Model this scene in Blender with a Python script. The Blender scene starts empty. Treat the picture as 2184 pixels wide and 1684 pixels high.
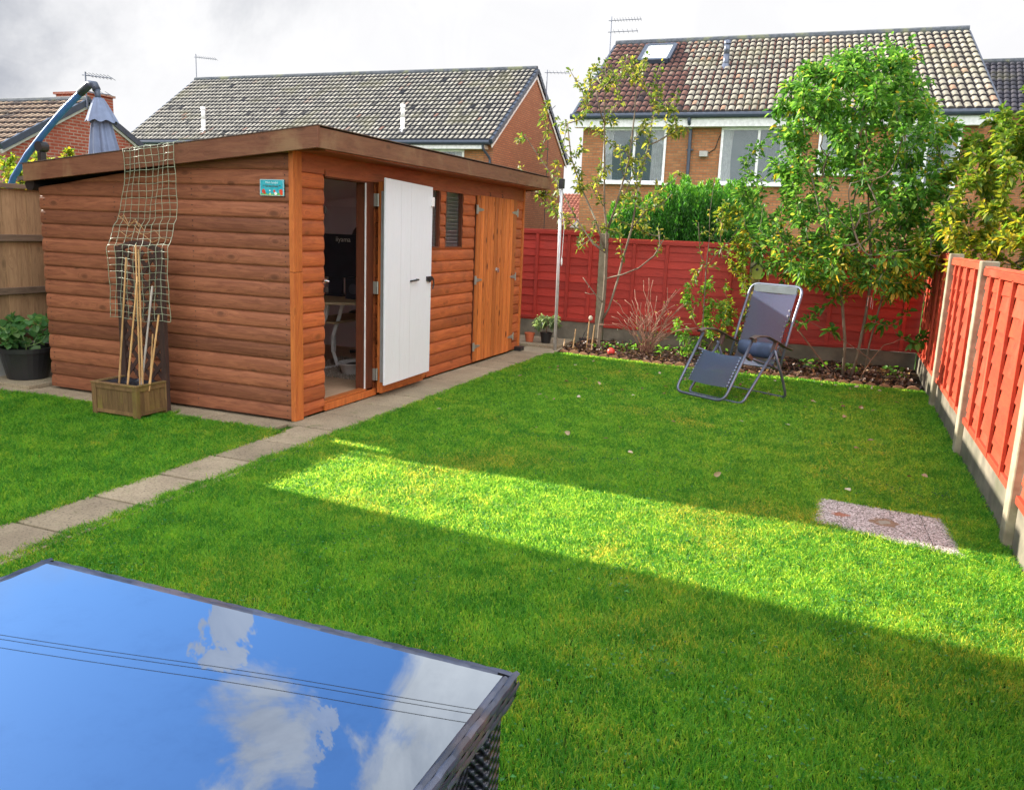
import bpy, math, random
import numpy as np
from mathutils import Vector, Matrix
R = math.radians
random.seed(7)
rng = np.random.default_rng(7)
SC = bpy.context.scene
COL = SC.collection

# ---------------------------------------------------------------- camera
CAMP = Vector((3.5588, -4.8754, 1.4278))
F_PX, PITCH, ROLL, YAW = 1764.64, 0.1965, 0.0409, -0.3686
cam_d = bpy.data.cameras.new("camera")
cam = bpy.data.objects.new("camera", cam_d)
COL.objects.link(cam)
_fw = Vector((math.sin(YAW)*math.cos(PITCH), math.cos(YAW)*math.cos(PITCH), -math.sin(PITCH)))
_rt = Vector((math.cos(YAW), -math.sin(YAW), 0))
_up = _rt.cross(_fw)
_r2 = math.cos(ROLL)*_rt + math.sin(ROLL)*_up
_u2 = -math.sin(ROLL)*_rt + math.cos(ROLL)*_up
m = Matrix((_r2, _u2, -_fw)).transposed().to_4x4()
m.translation = CAMP
cam.matrix_world = m
cam_d.sensor_fit = 'HORIZONTAL'
cam_d.sensor_width = 36.0
cam_d.lens = 36.0*F_PX/2184.0
cam_d.clip_start = 0.05
cam_d.clip_end = 600
SC.camera = cam
SC.cycles.diffuse_bounces = 8

# ---------------------------------------------------------------- exposure, sky, sun
SC.view_settings.view_transform = 'Standard'
SC.view_settings.look = 'None'
SC.view_settings.exposure = 1.38
SC.view_settings.gamma = 1.0
SC.view_settings.use_curve_mapping = False
SUN_TO = Vector((-1.0, 0.10, 0.46)).normalized()      # towards the sun
sun_d = bpy.data.lights.new("sun", 'SUN')
sun_d.energy = 5.0
sun_d.angle = R(0.5)
sun_d.color = (1.0, 0.93, 0.80)
sun = bpy.data.objects.new("sun", sun_d)
COL.objects.link(sun)
sun.rotation_euler = SUN_TO.to_track_quat('Z', 'Y').to_euler()

class NT:
    def __init__(s, tree):
        s.t = tree; s.n = tree.nodes; s.l = tree.links
    def new(s, typ, ins=None, **props):
        nd = s.n.new(typ)
        for k, v in props.items(): setattr(nd, k, v)
        for k, v in (ins or {}).items():
            sock = nd.inputs[k]
            if hasattr(v, 'is_linked') or isinstance(v, bpy.types.NodeSocket): s.l.new(v, sock)
            else: sock.default_value = v
        return nd
    def math(s, op, a, b=0.0, c=0.0, clamp=False):
        nd = s.new('ShaderNodeMath', {0: a, 1: b, 2: c}, operation=op, use_clamp=clamp)
        return nd.outputs[0]
    def ss(s, x, a, b, lo=0.0, hi=1.0):
        nd = s.new('ShaderNodeMapRange', {'Value': x, 'From Min': a, 'From Max': b, 'To Min': lo, 'To Max': hi}, interpolation_type='SMOOTHSTEP')
        return nd.outputs[0]
    def mix(s, f, a, b, mode='MIX'):
        nd = s.new('ShaderNodeMix', data_type='RGBA', blend_type=mode)
        for i, v in ((0, f), (6, a), (7, b)):
            if isinstance(v, bpy.types.NodeSocket): s.l.new(v, nd.inputs[i])
            elif i == 0: nd.inputs[i].default_value = v
            else: nd.inputs[i].default_value = tuple(v)+((1,) if len(v) == 3 else ())
        return nd.outputs[2]
    def noise(s, vec, scale, detail=3, rough=0.55, dist=0.0):
        nd = s.new('ShaderNodeTexNoise', {'Scale': scale, 'Detail': detail, 'Roughness': rough, 'Distortion': dist})
        if vec is not None: s.l.new(vec, nd.inputs['Vector'])
        return nd.outputs['Fac']
    def dot(s, vec, d):
        nd = s.new('ShaderNodeVectorMath', {0: vec, 1: tuple(d)}, operation='DOT_PRODUCT')
        return nd.outputs['Value']
    def ramp(s, x, stops):
        nd = s.n.new('ShaderNodeValToRGB')
        e = nd.color_ramp.elements
        while len(e) < len(stops): e.new(0.5)
        for el, (p, c) in zip(e, stops):
            el.position = p; el.color = tuple(c)+(1,)
        s.l.new(x, nd.inputs[0])
        return nd.outputs[0]

world = bpy.data.worlds.new("World")
SC.world = world
world.use_nodes = True
W = NT(world.node_tree)
W.n.clear()
sky = W.new('ShaderNodeTexSky', sky_type='NISHITA')
sky.sun_disc = False
sky.sun_elevation = math.asin(SUN_TO.z)
sky.sun_rotation = math.atan2(SUN_TO.x, SUN_TO.y)
sky.air_density = 1.0; sky.dust_density = 0.6; sky.ozone_density = 2.2
tc = W.new('ShaderNodeTexCoord').outputs['Generated']
sep = W.new('ShaderNodeSeparateXYZ', {0: tc})
sx, sy, sz = sep.outputs
n1 = W.noise(tc, 3.2, 7, 0.62, 0.4)
n2 = W.noise(tc, 9.0, 6, 0.6, 0.8)
wob = W.math('ADD', W.math('MULTIPLY', W.math('SUBTRACT', n1, 0.5), 0.55), W.math('MULTIPLY', W.math('SUBTRACT', n2, 0.5), 0.35))
band = W.ss(W.math('ADD', sz, W.math('MULTIPLY', wob, 0.25)), 0.27, 0.40, 1, 0)
mass = W.math('MULTIPLY', W.ss(W.math('ADD', sx, W.math('MULTIPLY', wob, 0.45)), -0.44, -0.39), W.ss(sz, 0.62, 0.75, 1, 0))
cf = W.math('MAXIMUM', band, mass)
def blob(d, rad, amp=1.0):
    d = Vector(d).normalized()
    dd = W.dot(tc, d)
    v = W.math('ADD', dd, W.math('MULTIPLY', wob, 0.035+rad*0.05))
    return W.math('MULTIPLY', W.ss(v, math.cos(rad*1.5), math.cos(rad*0.35)), amp)
for d, rad, amp in (((-0.53, 0.64, 0.555), 0.055, 0.9), ((-0.49, 0.67, 0.56), 0.02, 0.6), ((-0.61, 0.66, 0.44), 0.022, 0.8),
                    ((-0.63, 0.61, 0.48), 0.014, 0.45), ((-0.39, 0.72, 0.58), 0.05, 0.8)):
    cf = W.math('MAXIMUM', cf, blob(d, rad, amp))
high = W.math('MULTIPLY', W.ss(sz, 0.66, 0.8), W.ss(n1, 0.35, 0.6))
back = W.math('MULTIPLY', W.ss(sy, 0.1, -0.3), W.ss(n1, 0.3, 0.5))
cf = W.math('MAXIMUM', cf, W.math('MAXIMUM', high, back))
grey = W.ss(W.math('ADD', W.math('ADD', W.math('MULTIPLY', sx, -0.9), W.math('MULTIPLY', n1, 0.8)), W.math('MULTIPLY', sz, 1.1)), 1.12, 1.42)
ccol = W.mix(grey, (0.395, 0.395, 0.40), (0.18, 0.19, 0.215))
ccol = W.mix(W.ss(n2, 0.3, 0.7, 0.0, 0.5), ccol, (0.35, 0.35, 0.36))
boost = W.math('ADD', W.math('ADD', 1.0, W.ss(sz, 0.60, 0.8, 0, 1.9)), W.ss(sy, 0.1, -0.4, 0, 1.6))  # unseen clouds overhead and behind the camera brightened to lift the shade
ccol = W.new('ShaderNodeVectorMath', {0: ccol, 3: boost}, operation='SCALE').outputs[0]
skyc = W.new('ShaderNodeVectorMath', {0: sky.outputs[0], 3: 0.062}, operation='SCALE').outputs[0]
skyc = W.mix(1.0, skyc, (0.62, 0.92, 1.28), 'MULTIPLY')
final = W.mix(cf, skyc, ccol)
bg = W.new('ShaderNodeBackground', {'Color': final, 'Strength': 1.0})
W.new('ShaderNodeOutputWorld', {'Surface': bg.outputs[0]})

# ---------------------------------------------------------------- mesh builder and object helpers
def wloc(o):
    v = Vector((0, 0, 0))
    while o is not None:
        v += o.location; o = o.parent
    return v
class MB:
    def __init__(s):
        s.v = []; s.f = []; s.r = []; s.p = []
    def add(s, vs, fs, r=None):
        b = len(s.v); s.p.append((b, len(s.f)))
        if r is None: r = random.random()
        s.v.extend([tuple(q) for q in vs])
        s.f.extend([tuple(i+b for i in f) for f in fs])
        s.r.extend([r]*len(fs))
    def box(s, a, b, r=None, M=None):
        x0, y0, z0 = a; x1, y1, z1 = b
        vs = [Vector(q) for q in ((x0, y0, z0), (x1, y0, z0), (x1, y1, z0), (x0, y1, z0), (x0, y0, z1), (x1, y0, z1), (x1, y1, z1), (x0, y1, z1))]
        if M is not None: vs = [M @ q for q in vs]
        s.add(vs, [(0, 3, 2, 1), (4, 5, 6, 7), (0, 1, 5, 4), (1, 2, 6, 5), (2, 3, 7, 6), (3, 0, 4, 7)], r)
    def beam(s, p0, p1, w, h, up=(0, 0, 1), r=None):
        p0 = Vector(p0); p1 = Vector(p1)
        d = (p1-p0); L = d.length; d.normalize()
        u = Vector(up); sd = d.cross(u)
        if sd.length < 1e-4: sd = d.cross(Vector((1, 0, 0)))
        sd.normalize(); u = sd.cross(d)
        M = Matrix((d, sd, u)).transposed().to_4x4(); M.translation = p0
        s.box((0, -w/2, -h/2), (L, w/2, h/2), r, M)
    def tube(s, pts, rad, n=8, r=None, cap=True):
        pts = [Vector(q) for q in pts]
        k = len(pts)
        rads = rad if hasattr(rad, '__len__') else [rad]*k
        vs = []; fs = []
        prev = None
        for i, q in enumerate(pts):
            d = (pts[min(i+1, k-1)]-pts[max(i-1, 0)])
            if d.length < 1e-9: d = Vector((0, 0, 1))
            d.normalize()
            if prev is None:
                a = d.cross(Vector((0, 0, 1)) if abs(d.z) < 0.9 else Vector((1, 0, 0)))
            else:
                a = prev-d*prev.dot(d)
                if a.length < 1e-6: a = d.cross(Vector((0.3, 0.5, 0.8)))
            a.normalize(); prev = a
            b = d.cross(a)
            for j in range(n):
                t = 2*math.pi*j/n
                vs.append(q+(a*math.cos(t)+b*math.sin(t))*rads[i])
        for i in range(k-1):
            for j in range(n):
                fs.append((i*n+j, i*n+(j+1) % n, (i+1)*n+(j+1) % n, (i+1)*n+j))
        if cap:
            fs.append(tuple(range(n))[::-1]); fs.append(tuple((k-1)*n+j for j in range(n)))
        s.add(vs, fs, r)
    def lathe(s, prof, c, n=24, r=None, M=None):
        vs = []; fs = []
        for (q, z) in prof:
            for j in range(n):
                t = 2*math.pi*j/n
                p = Vector((q*math.cos(t), q*math.sin(t), z))
                if M is not None: p = M @ p
                vs.append(Vector(c)+p)
        for i in range(len(prof)-1):
            for j in range(n):
                fs.append((i*n+j, i*n+(j+1) % n, (i+1)*n+(j+1) % n, (i+1)*n+j))
        s.add(vs, fs, r)
    def grid(s, fn, nu, nv, r=None):
        vs = [fn(i/nu, j/nv) for j in range(nv+1) for i in range(nu+1)]
        fs = [(j*(nu+1)+i, j*(nu+1)+i+1, (j+1)*(nu+1)+i+1, (j+1)*(nu+1)+i) for j in range(nv) for i in range(nu)]
        s.add(vs, fs, r)
    def prism(s, poly, d, r=None):
        n = len(poly); d = Vector(d)
        vs = [Vector(q) for q in poly]+[Vector(q)+d for q in poly]
        fs = [tuple(range(n))[::-1], tuple(range(n, 2*n))]+[(i, (i+1) % n, (i+1) % n+n, i+n) for i in range(n)]
        s.add(vs, fs, r)
    def ellipsoid(s, c, rad, n=16, m=10, r=None):
        c = Vector(c)
        s.grid(lambda u, v: c+Vector((rad[0]*math.sin(math.pi*v)*math.cos(2*math.pi*u), rad[1]*math.sin(math.pi*v)*math.sin(2*math.pi*u), -rad[2]*math.cos(math.pi*v))), n, m, r)
    def build_each(s, name, mat, parent=None, **kw):
        out = []
        for i, (vb, fb) in enumerate(s.p):
            ve, fe = s.p[i+1] if i+1 < len(s.p) else (len(s.v), len(s.f))
            q = MB(); q.v = s.v[vb:ve]; q.f = [tuple(k-vb for k in f) for f in s.f[fb:fe]]; q.r = s.r[fb:fe]; q.p = [(0, 0)]
            out.append(q.build(name, mat, parent, **kw))
        return out
    def build(s, name, mat, parent=None, smooth=False, bevel=0.0, auto=None):
        off = wloc(parent) if parent is not None else Vector((0, 0, 0))
        me = bpy.data.meshes.new(name)
        V = np.array(s.v, dtype=np.float64).reshape(-1, 3)-np.array(off)
        me.from_pydata(V.tolist(), [], s.f)
        at = me.attributes.new('rnd', 'FLOAT', 'FACE')
        at.data.foreach_set('value', np.array(s.r, dtype=np.float32))
        if smooth: me.polygons.foreach_set('use_smooth', [True]*len(me.polygons))
        me.update()
        o = bpy.data.objects.new(name, me)
        COL.objects.link(o)
        if mat is not None: me.materials.append(mat)
        if parent is not None: o.parent = parent
        if bevel:
            b = o.modifiers.new('bevel', 'BEVEL'); b.width = bevel; b.segments = 2; b.limit_method = 'ANGLE'; b.angle_limit = R(40)
        return o
def np_mesh(name, V, F, mat, parent=None, attrs=None, smooth=False, k=4):
    """V (n,3), F (m,k) numpy arrays; attrs: per-face float dict"""
    off = np.array(wloc(parent)) if parent is not None else np.zeros(3)
    me = bpy.data.meshes.new(name)
    me.vertices.add(len(V)); me.vertices.foreach_set('co', (V-off).astype(np.float32).ravel())
    me.loops.add(F.size); me.loops.foreach_set('vertex_index', F.astype(np.int32).ravel())
    me.polygons.add(len(F)); me.polygons.foreach_set('loop_start', (np.arange(len(F))*F.shape[1]).astype(np.int32))
    me.polygons.foreach_set('loop_total', np.full(len(F), F.shape[1], dtype=np.int32))
    if smooth: me.polygons.foreach_set('use_smooth', np.ones(len(F), dtype=bool))
    me.update(calc_edges=True)
    for a, val in (attrs or {}).items():
        at = me.attributes.new(a, 'FLOAT', 'FACE'); at.data.foreach_set('value', val.astype(np.float32))
    me.materials.append(mat)
    o = bpy.data.objects.new(name, me); COL.objects.link(o)
    if parent is not None: o.parent = parent
    return o
def tag(o, label=None, cat=None, group=None, kind=None):
    if label: o['label'] = label
    if cat: o['category'] = cat
    if group: o['group'] = group
    if kind: o['kind'] = kind
    return o
def thing(name, loc, label, cat, group=None):
    o = bpy.data.objects.new(name, None); COL.objects.link(o)
    o.location = loc; o.empty_display_size = 0.1
    return tag(o, label, cat, group)
def copy_tree(o, parent=None):
    c = o.copy(); COL.objects.link(c)
    if parent is not None: c.parent = parent
    for ch in list(o.children): copy_tree(ch, c)
    return c
def text_mesh(name, s, size, mat, M, parent=None, extrude=0.0006, font_shear=0.0, align='CENTER', xs=1.0):
    cu = bpy.data.curves.new(name, 'FONT'); cu.body = s; cu.size = size; cu.extrude = extrude
    cu.align_x = align; cu.align_y = 'CENTER'; cu.shear = font_shear
    tmp = bpy.data.objects.new(name+'_c', cu); COL.objects.link(tmp)
    dg = bpy.context.evaluated_depsgraph_get()
    me = bpy.data.meshes.new_from_object(tmp.evaluated_get(dg))
    bpy.data.objects.remove(tmp)
    me.transform(Matrix.Diagonal((xs, 1, 1, 1)))
    me.transform(M)
    if parent is not None: me.transform(Matrix.Translation(-wloc(parent)))
    me.materials.clear(); me.materials.append(mat)
    o = bpy.data.objects.new(name, me); COL.objects.link(o)
    if parent is not None: o.parent = parent
    return o

# ---------------------------------------------------------------- materials
def newmat(name, rough=0.6, spec=0.4):
    mt = bpy.data.materials.new(name); mt.use_nodes = True
    T = NT(mt.node_tree)
    b = T.n['Principled BSDF']
    b.inputs['Roughness'].default_value = rough
    b.inputs['Specular IOR Level'].default_value = spec
    return mt, T, b
def coords(T, scale=(1, 1, 1)):
    c = T.new('ShaderNodeTexCoord').outputs['Object']
    return T.new('ShaderNodeVectorMath', {0: c, 1: tuple(scale)}, operation='MULTIPLY').outputs[0]
def rnd(T):
    return T.new('ShaderNodeAttribute', attribute_name='rnd').outputs['Fac']
def bump(T, b, h, strength=0.3, dist=0.01):
    bn = T.new('ShaderNodeBump', {'Height': h, 'Strength': strength, 'Distance': dist})
    T.l.new(bn.outputs[0], b.inputs['Normal'])
def surf(name, c1, c2, scale=6, stretch=(1, 1, 1), rough=0.7, c3=None, bstr=0.2, vary=0.25, metal=0.0, spec=0.4, detail=5):
    mt, T, b = newmat(name, rough, spec)
    v = coords(T, stretch)
    n = T.noise(v, scale, detail, 0.6)
    n2 = T.noise(v, scale*0.23, 3, 0.6)
    c = T.mix(T.ss(n, 0.32, 0.68), c1, c2)
    if c3 is not None: c = T.mix(T.ss(n2, 0.5, 0.68), c, c3)
    rv = rnd(T)
    k = T.math('ADD', 1-vary/2, T.math('MULTIPLY', rv, vary))
    c = T.new('ShaderNodeVectorMath', {0: c, 3: k}, operation='SCALE').outputs[0]
    T.l.new(c, b.inputs['Base Color'])
    b.inputs['Metallic'].default_value = metal
    if bstr: bump(T, b, n, bstr, 0.004)
    return mt
def wood(name, c1, c2, axis='x', rough=0.55, pitch=None, knots=0.5, paxis='z', vary=0.35, cdark=None, grain=1.0, spec=0.35, weather=None):
    """stained timber: long grain noise, knots, optional per-board tone from a board pitch"""
    mt, T, b = newmat(name, rough, spec)
    st = {'x': (1, 9, 9), 'y': (9, 1, 9), 'z': (9, 9, 1)}[axis]
    c = T.new('ShaderNodeTexCoord').outputs['Object']
    rv = rnd(T)
    if pitch:
        sp = T.new('ShaderNodeSeparateXYZ', {0: c}).outputs[{'x': 0, 'y': 1, 'z': 2}[paxis]]
        idx = T.math('FLOOR', T.math('DIVIDE', T.math('SUBTRACT', sp, 0.009), pitch))
        wn = T.new('ShaderNodeTexWhiteNoise', {'W': idx}, noise_dimensions='1D')
        rv = wn.outputs['Value']
        offv = T.new('ShaderNodeCombineXYZ', {0: T.math('MULTIPLY', rv, 17.0), 1: T.math('MULTIPLY', rv, 17.0), 2: T.math('MULTIPLY', idx, 0.37)}).outputs[0]
    else:
        offv = T.new('ShaderNodeCombineXYZ', {0: T.math('MULTIPLY', rv, 31.0), 1: T.math('MULTIPLY', rv, 17.0), 2: T.math('MULTIPLY', rv, 23.0)}).outputs[0]
    c = T.new('ShaderNodeVectorMath', {0: c, 1: offv}, operation='ADD').outputs[0]
    v = T.new('ShaderNodeVectorMath', {0: c, 1: st}, operation='MULTIPLY').outputs[0]
    kst = {'x': (0.5, 1, 1), 'y': (1, 0.5, 1), 'z': (1, 1, 0.5)}[axis]
    kv = T.new('ShaderNodeVectorMath', {0: c, 1: kst}, operation='MULTIPLY').outputs[0]
    vor = T.new('ShaderNodeTexVoronoi', {'Vector': kv, 'Scale': 7.5})
    kd = vor.outputs['Distance']
    swirl = T.ss(kd, 0.0, 0.32, 1, 0)
    v = T.new('ShaderNodeVectorMath', {0: v, 1: T.new('ShaderNodeCombineXYZ', {0: swirl, 1: swirl, 2: swirl}).outputs[0]}, operation='ADD').outputs[0]
    n = T.noise(v, 3.2*grain, 6, 0.65, 1.2)
    nf = T.noise(v, 14*grain, 4, 0.6, 0.4)
    col = T.mix(T.ss(n, 0.3, 0.7), c1, c2)
    dk = cdark or tuple(q*0.35 for q in c1)
    col = T.mix(T.math('MULTIPLY', T.ss(nf, 0.52, 0.75), 0.5), col, dk)
    col = T.mix(T.math('MULTIPLY', T.ss(kd, 0.07, 0.19, 1, 0), knots), col, dk)
    if weather:
        nw = T.noise(c, 1.6, 5, 0.65, 0.5)
        col = T.mix(T.math('MULTIPLY', T.ss(nw, 0.5, 0.7), 0.7), col, weather)
    k = T.math('ADD', 1-vary/2, T.math('MULTIPLY', rv, vary))
    col = T.new('ShaderNodeVectorMath', {0: col, 3: k}, operation='SCALE').outputs[0]
    T.l.new(col, b.inputs['Base Color'])
    h = T.math('SUBTRACT', T.math('ADD', T.math('MULTIPLY', nf, 0.6), n), T.math('MULTIPLY', T.ss(kd, 0.05, 0.1, 1, 0), 0.5))
    bump(T, b, h, 0.35, 0.004)
    return mt
def plain(name, c, rough=0.5, metal=0.0, spec=0.5, var=0.12):
    return surf(name, tuple(q*(1-var) for q in c), tuple(min(1, q*(1+var)) for q in c), 9, rough=rough, metal=metal, spec=spec, bstr=0.05, vary=0.1)
def brick(name, ca, cb, mortar, axis='xz', bw=0.225, bh=0.075, stain=None):
    mt, T, b = newmat(name, 0.85, 0.2)
    c = T.new('ShaderNodeTexCoord').outputs['Object']
    s = T.new('ShaderNodeSeparateXYZ', {0: c}).outputs
    u = s[0] if axis == 'xz' else s[1]
    v = T.new('ShaderNodeCombineXYZ', {0: u, 1: s[2], 2: 0.0}).outputs[0]
    bt = T.new('ShaderNodeTexBrick', {'Vector': v, 'Color1': ca+(1,), 'Color2': cb+(1,), 'Mortar': mortar+(1,), 'Scale': 1.0, 'Mortar Size': 0.013,
               'Mortar Smooth': 0.2, 'Bias': 0.0, 'Brick Width': bw, 'Row Height': bh})
    n = T.noise(c, 1.1, 6, 0.7)
    n2 = T.noise(c, 14, 5, 0.7)
    col = T.mix(T.ss(n, 0.4, 0.7, 0, 0.55), bt.outputs['Color'], stain or tuple(q*0.6 for q in ca))
    col = T.mix(T.ss(n2, 0.4, 0.8, 0, 0.4), col, tuple(q*0.5 for q in cb))
    T.l.new(col, b.inputs['Base Color'])
    bump(T, b, T.math('SUBTRACT', 1.0, bt.outputs['Fac']), 0.5, 0.006)
    return mt
def leafmat(name, stops, trans=(1.0, 1.0, 0.6), tw=0.45, rough=0.45, spec=0.45, clump=0.35):
    """leaf colour from a per-leaf number, light passes through"""
    mt, T, b = newmat(name, rough, spec)
    col = T.ramp(rnd(T), stops)
    n = T.noise(coords(T), 2.2, 3, 0.6)
    k = T.math('ADD', 1-clump/2, T.math('MULTIPLY', n, clump))
    col = T.new('ShaderNodeVectorMath', {0: col, 3: k}, operation='SCALE').outputs[0]
    T.l.new(col, b.inputs['Base Color'])
    tcol = T.mix(1.0, col, trans, 'MULTIPLY')
    tcol = T.new('ShaderNodeVectorMath', {0: tcol, 3: 2.2}, operation='SCALE').outputs[0]
    tr = T.new('ShaderNodeBsdfTranslucent', {'Color': tcol})
    mx = T.new('ShaderNodeMixShader', {0: tw, 1: b.outputs[0], 2: tr.outputs[0]})
    T.l.new(mx.outputs[0], T.n['Material Output'].inputs['Surface'])
    return mt
def glass(name, tint=(0.02, 0.025, 0.03), rough=0.03, ior=1.9):
    mt, T, b = newmat(name, rough, 0.5)
    b.inputs['Base Color'].default_value = tint+(1,)
    b.inputs['IOR'].default_value = ior
    n = T.noise(coords(T), 2.5, 2)
    bump(T, b, n, 0.05, 0.02)
    return mt

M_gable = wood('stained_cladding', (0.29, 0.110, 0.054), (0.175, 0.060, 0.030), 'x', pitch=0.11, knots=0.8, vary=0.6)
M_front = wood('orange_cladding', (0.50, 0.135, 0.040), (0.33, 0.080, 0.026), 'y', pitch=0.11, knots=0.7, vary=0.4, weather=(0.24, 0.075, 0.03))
M_trim = wood('orange_trim', (0.56, 0.17, 0.038), (0.42, 0.11, 0.028), 'z', knots=0.5, vary=0.2)
M_header = wood('header_board', (0.36, 0.10, 0.04), (0.25, 0.065, 0.026), 'y', knots=0.5)
M_store = wood('orange_door_boards', (0.64, 0.20, 0.045), (0.46, 0.125, 0.030), 'z', knots=1.0, vary=0.5, cdark=(0.16, 0.04, 0.012))
M_fasc_x = wood('brown_fascia', (0.20, 0.085, 0.045), (0.14, 0.055, 0.03), 'x', knots=0.6, vary=0.15, weather=(0.26, 0.16, 0.08))
M_fasc_y = wood('brown_eave_board', (0.21, 0.095, 0.05), (0.15, 0.065, 0.035), 'y', knots=0.6, vary=0.15, weather=(0.27, 0.17, 0.09))
M_jamb = wood('dark_jamb', (0.16, 0.045, 0.02), (0.10, 0.03, 0.014), 'z', knots=0.4)
M_felt = surf('roof_felt', (0.10, 0.07, 0.06), (0.15, 0.11, 0.09), 30, rough=0.95)
M_planter = wood('mossy_planter_wood', (0.20, 0.12, 0.05), (0.12, 0.07, 0.03), 'z', knots=0.3, vary=0.4, weather=(0.20, 0.17, 0.03), rough=0.8)
M_lattice = wood('lattice_wood', (0.07, 0.036, 0.028), (0.038, 0.022, 0.019), 'z', knots=0.3, vary=0.3, rough=0.8)
M_cane = wood('bamboo', (0.58, 0.36, 0.16), (0.42, 0.25, 0.10), 'z', knots=0.3, vary=0.5)
M_greywood = wood('weathered_cane', (0.50, 0.46, 0.42), (0.36, 0.33, 0.30), 'z', knots=0.2)
M_leftfence = wood('weathered_fence_boards', (0.38, 0.235, 0.125), (0.27, 0.16, 0.085), 'z', knots=0.6, vary=0.45, rough=0.8)
M_leftrail = wood('weathered_rail', (0.22, 0.15, 0.10), (0.15, 0.10, 0.07), 'y', knots=0.3, rough=0.8)
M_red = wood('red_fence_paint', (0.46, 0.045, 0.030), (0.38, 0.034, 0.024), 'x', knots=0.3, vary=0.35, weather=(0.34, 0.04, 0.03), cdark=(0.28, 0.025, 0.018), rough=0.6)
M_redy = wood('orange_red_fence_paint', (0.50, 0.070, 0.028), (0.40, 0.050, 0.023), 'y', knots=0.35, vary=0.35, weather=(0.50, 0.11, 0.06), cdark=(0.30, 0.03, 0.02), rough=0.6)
M_conc = surf('post_concrete', (0.36, 0.315, 0.225), (0.25, 0.215, 0.15), 12, rough=0.9, c3=(0.17, 0.15, 0.10), bstr=0.5)
M_gravelbd = surf('gravel_board_concrete', (0.23, 0.20, 0.15), (0.14, 0.125, 0.095), 5, rough=0.9, c3=(0.10, 0.10, 0.06), bstr=0.5)
M_white = plain('white_plastic', (0.80, 0.80, 0.80), 0.35)
M_whiteboard = wood('white_painted_board', (0.74, 0.78, 0.83), (0.71, 0.75, 0.80), 'z', knots=0.0, vary=0.03, cdark=(0.66, 0.66, 0.68), rough=0.5)
M_navy = plain('navy_black_plastic', (0.035, 0.042, 0.065), 0.35)
M_black = plain('black_plastic', (0.018, 0.018, 0.02), 0.4)
M_galv = plain('galvanised_steel', (0.42, 0.42, 0.38), 0.45, 0.7)
M_steel = plain('bright_steel', (0.62, 0.62, 0.64), 0.25, 1.0)
M_frame = plain('grey_blue_tube', (0.13, 0.15, 0.20), 0.35, 0.5)
M_foil = plain('grey_metal_sheet', (0.36, 0.38, 0.38), 0.35, 0.4)
M_glass = glass('window_glass')
def clearmat(bs=0.10):
    mt, T, b = newmat('clear_pane', 0.02, 0.8)
    b.inputs['Base Color'].default_value = (0.05, 0.07, 0.07, 1); b.inputs['IOR'].default_value = 1.8
    bump(T, b, T.noise(coords(T), 9, 2), bs, 0.02)
    tp = T.new('ShaderNodeBsdfTransparent'); mx = T.new('ShaderNodeMixShader', {0: 0.80, 1: b.outputs[0], 2: tp.outputs[0]})
    T.l.new(mx.outputs[0], T.n['Material Output'].inputs['Surface']); return mt
M_clear = clearmat()
M_hclear = clearmat(0.015)
def roomshade_mat():
    mt, T, b = newmat('room_shade_colour', 0.06, 0.5)
    c = coords(T)
    b.inputs['Base Color'].default_value = (0.10, 0.16, 0.18, 1)
    b.inputs['IOR'].default_value = 1.6
    bump(T, b, T.noise(c, 1.2, 2), 0.06, 0.05)
    return mt
M_roomshade = roomshade_mat()

# ---------------------------------------------------------------- ground, lawn, path, bed
def pt(x, y, z=0): return Vector((x, y, z))
def ground_mat():
    mt, T, b = newmat('turf_soil', 0.95, 0.1)
    c = coords(T)
    n = T.noise(c, 1.2, 5, 0.6); n2 = T.noise(c, 40, 5, 0.7)
    col = T.mix(T.ss(n, 0.35, 0.65), (0.045, 0.13, 0.012), (0.075, 0.15, 0.018))
    col = T.mix(T.ss(n2, 0.40, 0.62), col, (0.012, 0.03, 0.006))
    T.l.new(col, b.inputs['Base Color']); bump(T, b, n2, 0.8, 0.02)
    return mt
M_ground = ground_mat()
g = MB(); g.box((-250, -250, -1.0), (250, 250, -0.012))
tag(g.build('ground', M_ground), kind='structure')
def slab_mat(name, ca, cb, moss=(0.10, 0.13, 0.03)):
    mt, T, b = newmat(name, 0.9, 0.25)
    c = coords(T)
    n = T.noise(c, 3, 6, 0.7); n2 = T.noise(c, 90, 3, 0.7); n3 = T.noise(c, 7, 5, 0.7)
    k = T.math('ADD', 0.85, T.math('MULTIPLY', rnd(T), 0.3))
    col = T.mix(T.ss(n, 0.35, 0.65), ca, cb)
    col = T.mix(T.ss(n2, 0.5, 0.72), col, tuple(q*0.4 for q in cb))
    col = T.mix(T.ss(n2, 0.42, 0.25, 0, 0.6), col, (0.45, 0.40, 0.30))
    col = T.mix(T.ss(n3, 0.55, 0.72, 0, 0.6), col, moss)
    col = T.new('ShaderNodeVectorMath', {0: col, 3: k}, operation='SCALE').outputs[0]
    T.l.new(col, b.inputs['Base Color']); bump(T, b, n2, 0.6, 0.004)
    return mt
M_slab = slab_mat('aggregate_slab', (0.37, 0.305, 0.205), (0.29, 0.235, 0.16))
pth = MB()
y = -5.4
while y < -0.25:
    pth.box((0.10+random.uniform(-.004, .004), y+0.010, -0.05), (0.50, y+0.432, 0.006+random.uniform(0, .004))); y += 0.442
y0s = y
while y < 4.9:
    pth.box((0.0, y+0.009, -0.05), (0.47, y+0.433, 0.008+random.uniform(0, .004))); y += 0.442
x = -3.0
while x < -0.05:
    pth.box((x+0.006, -0.33, -0.05), (min(x+0.60, 0.0)-0.004, y0s-0.0, 0.004+random.uniform(0, .004))); x += 0.60
x = -3.0
while x < -0.05:
    pth.box((x+0.006, y0s+0.006, -0.05), (min(x+0.60, -0.01), 0.20, 0.0)); x += 0.60
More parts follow.
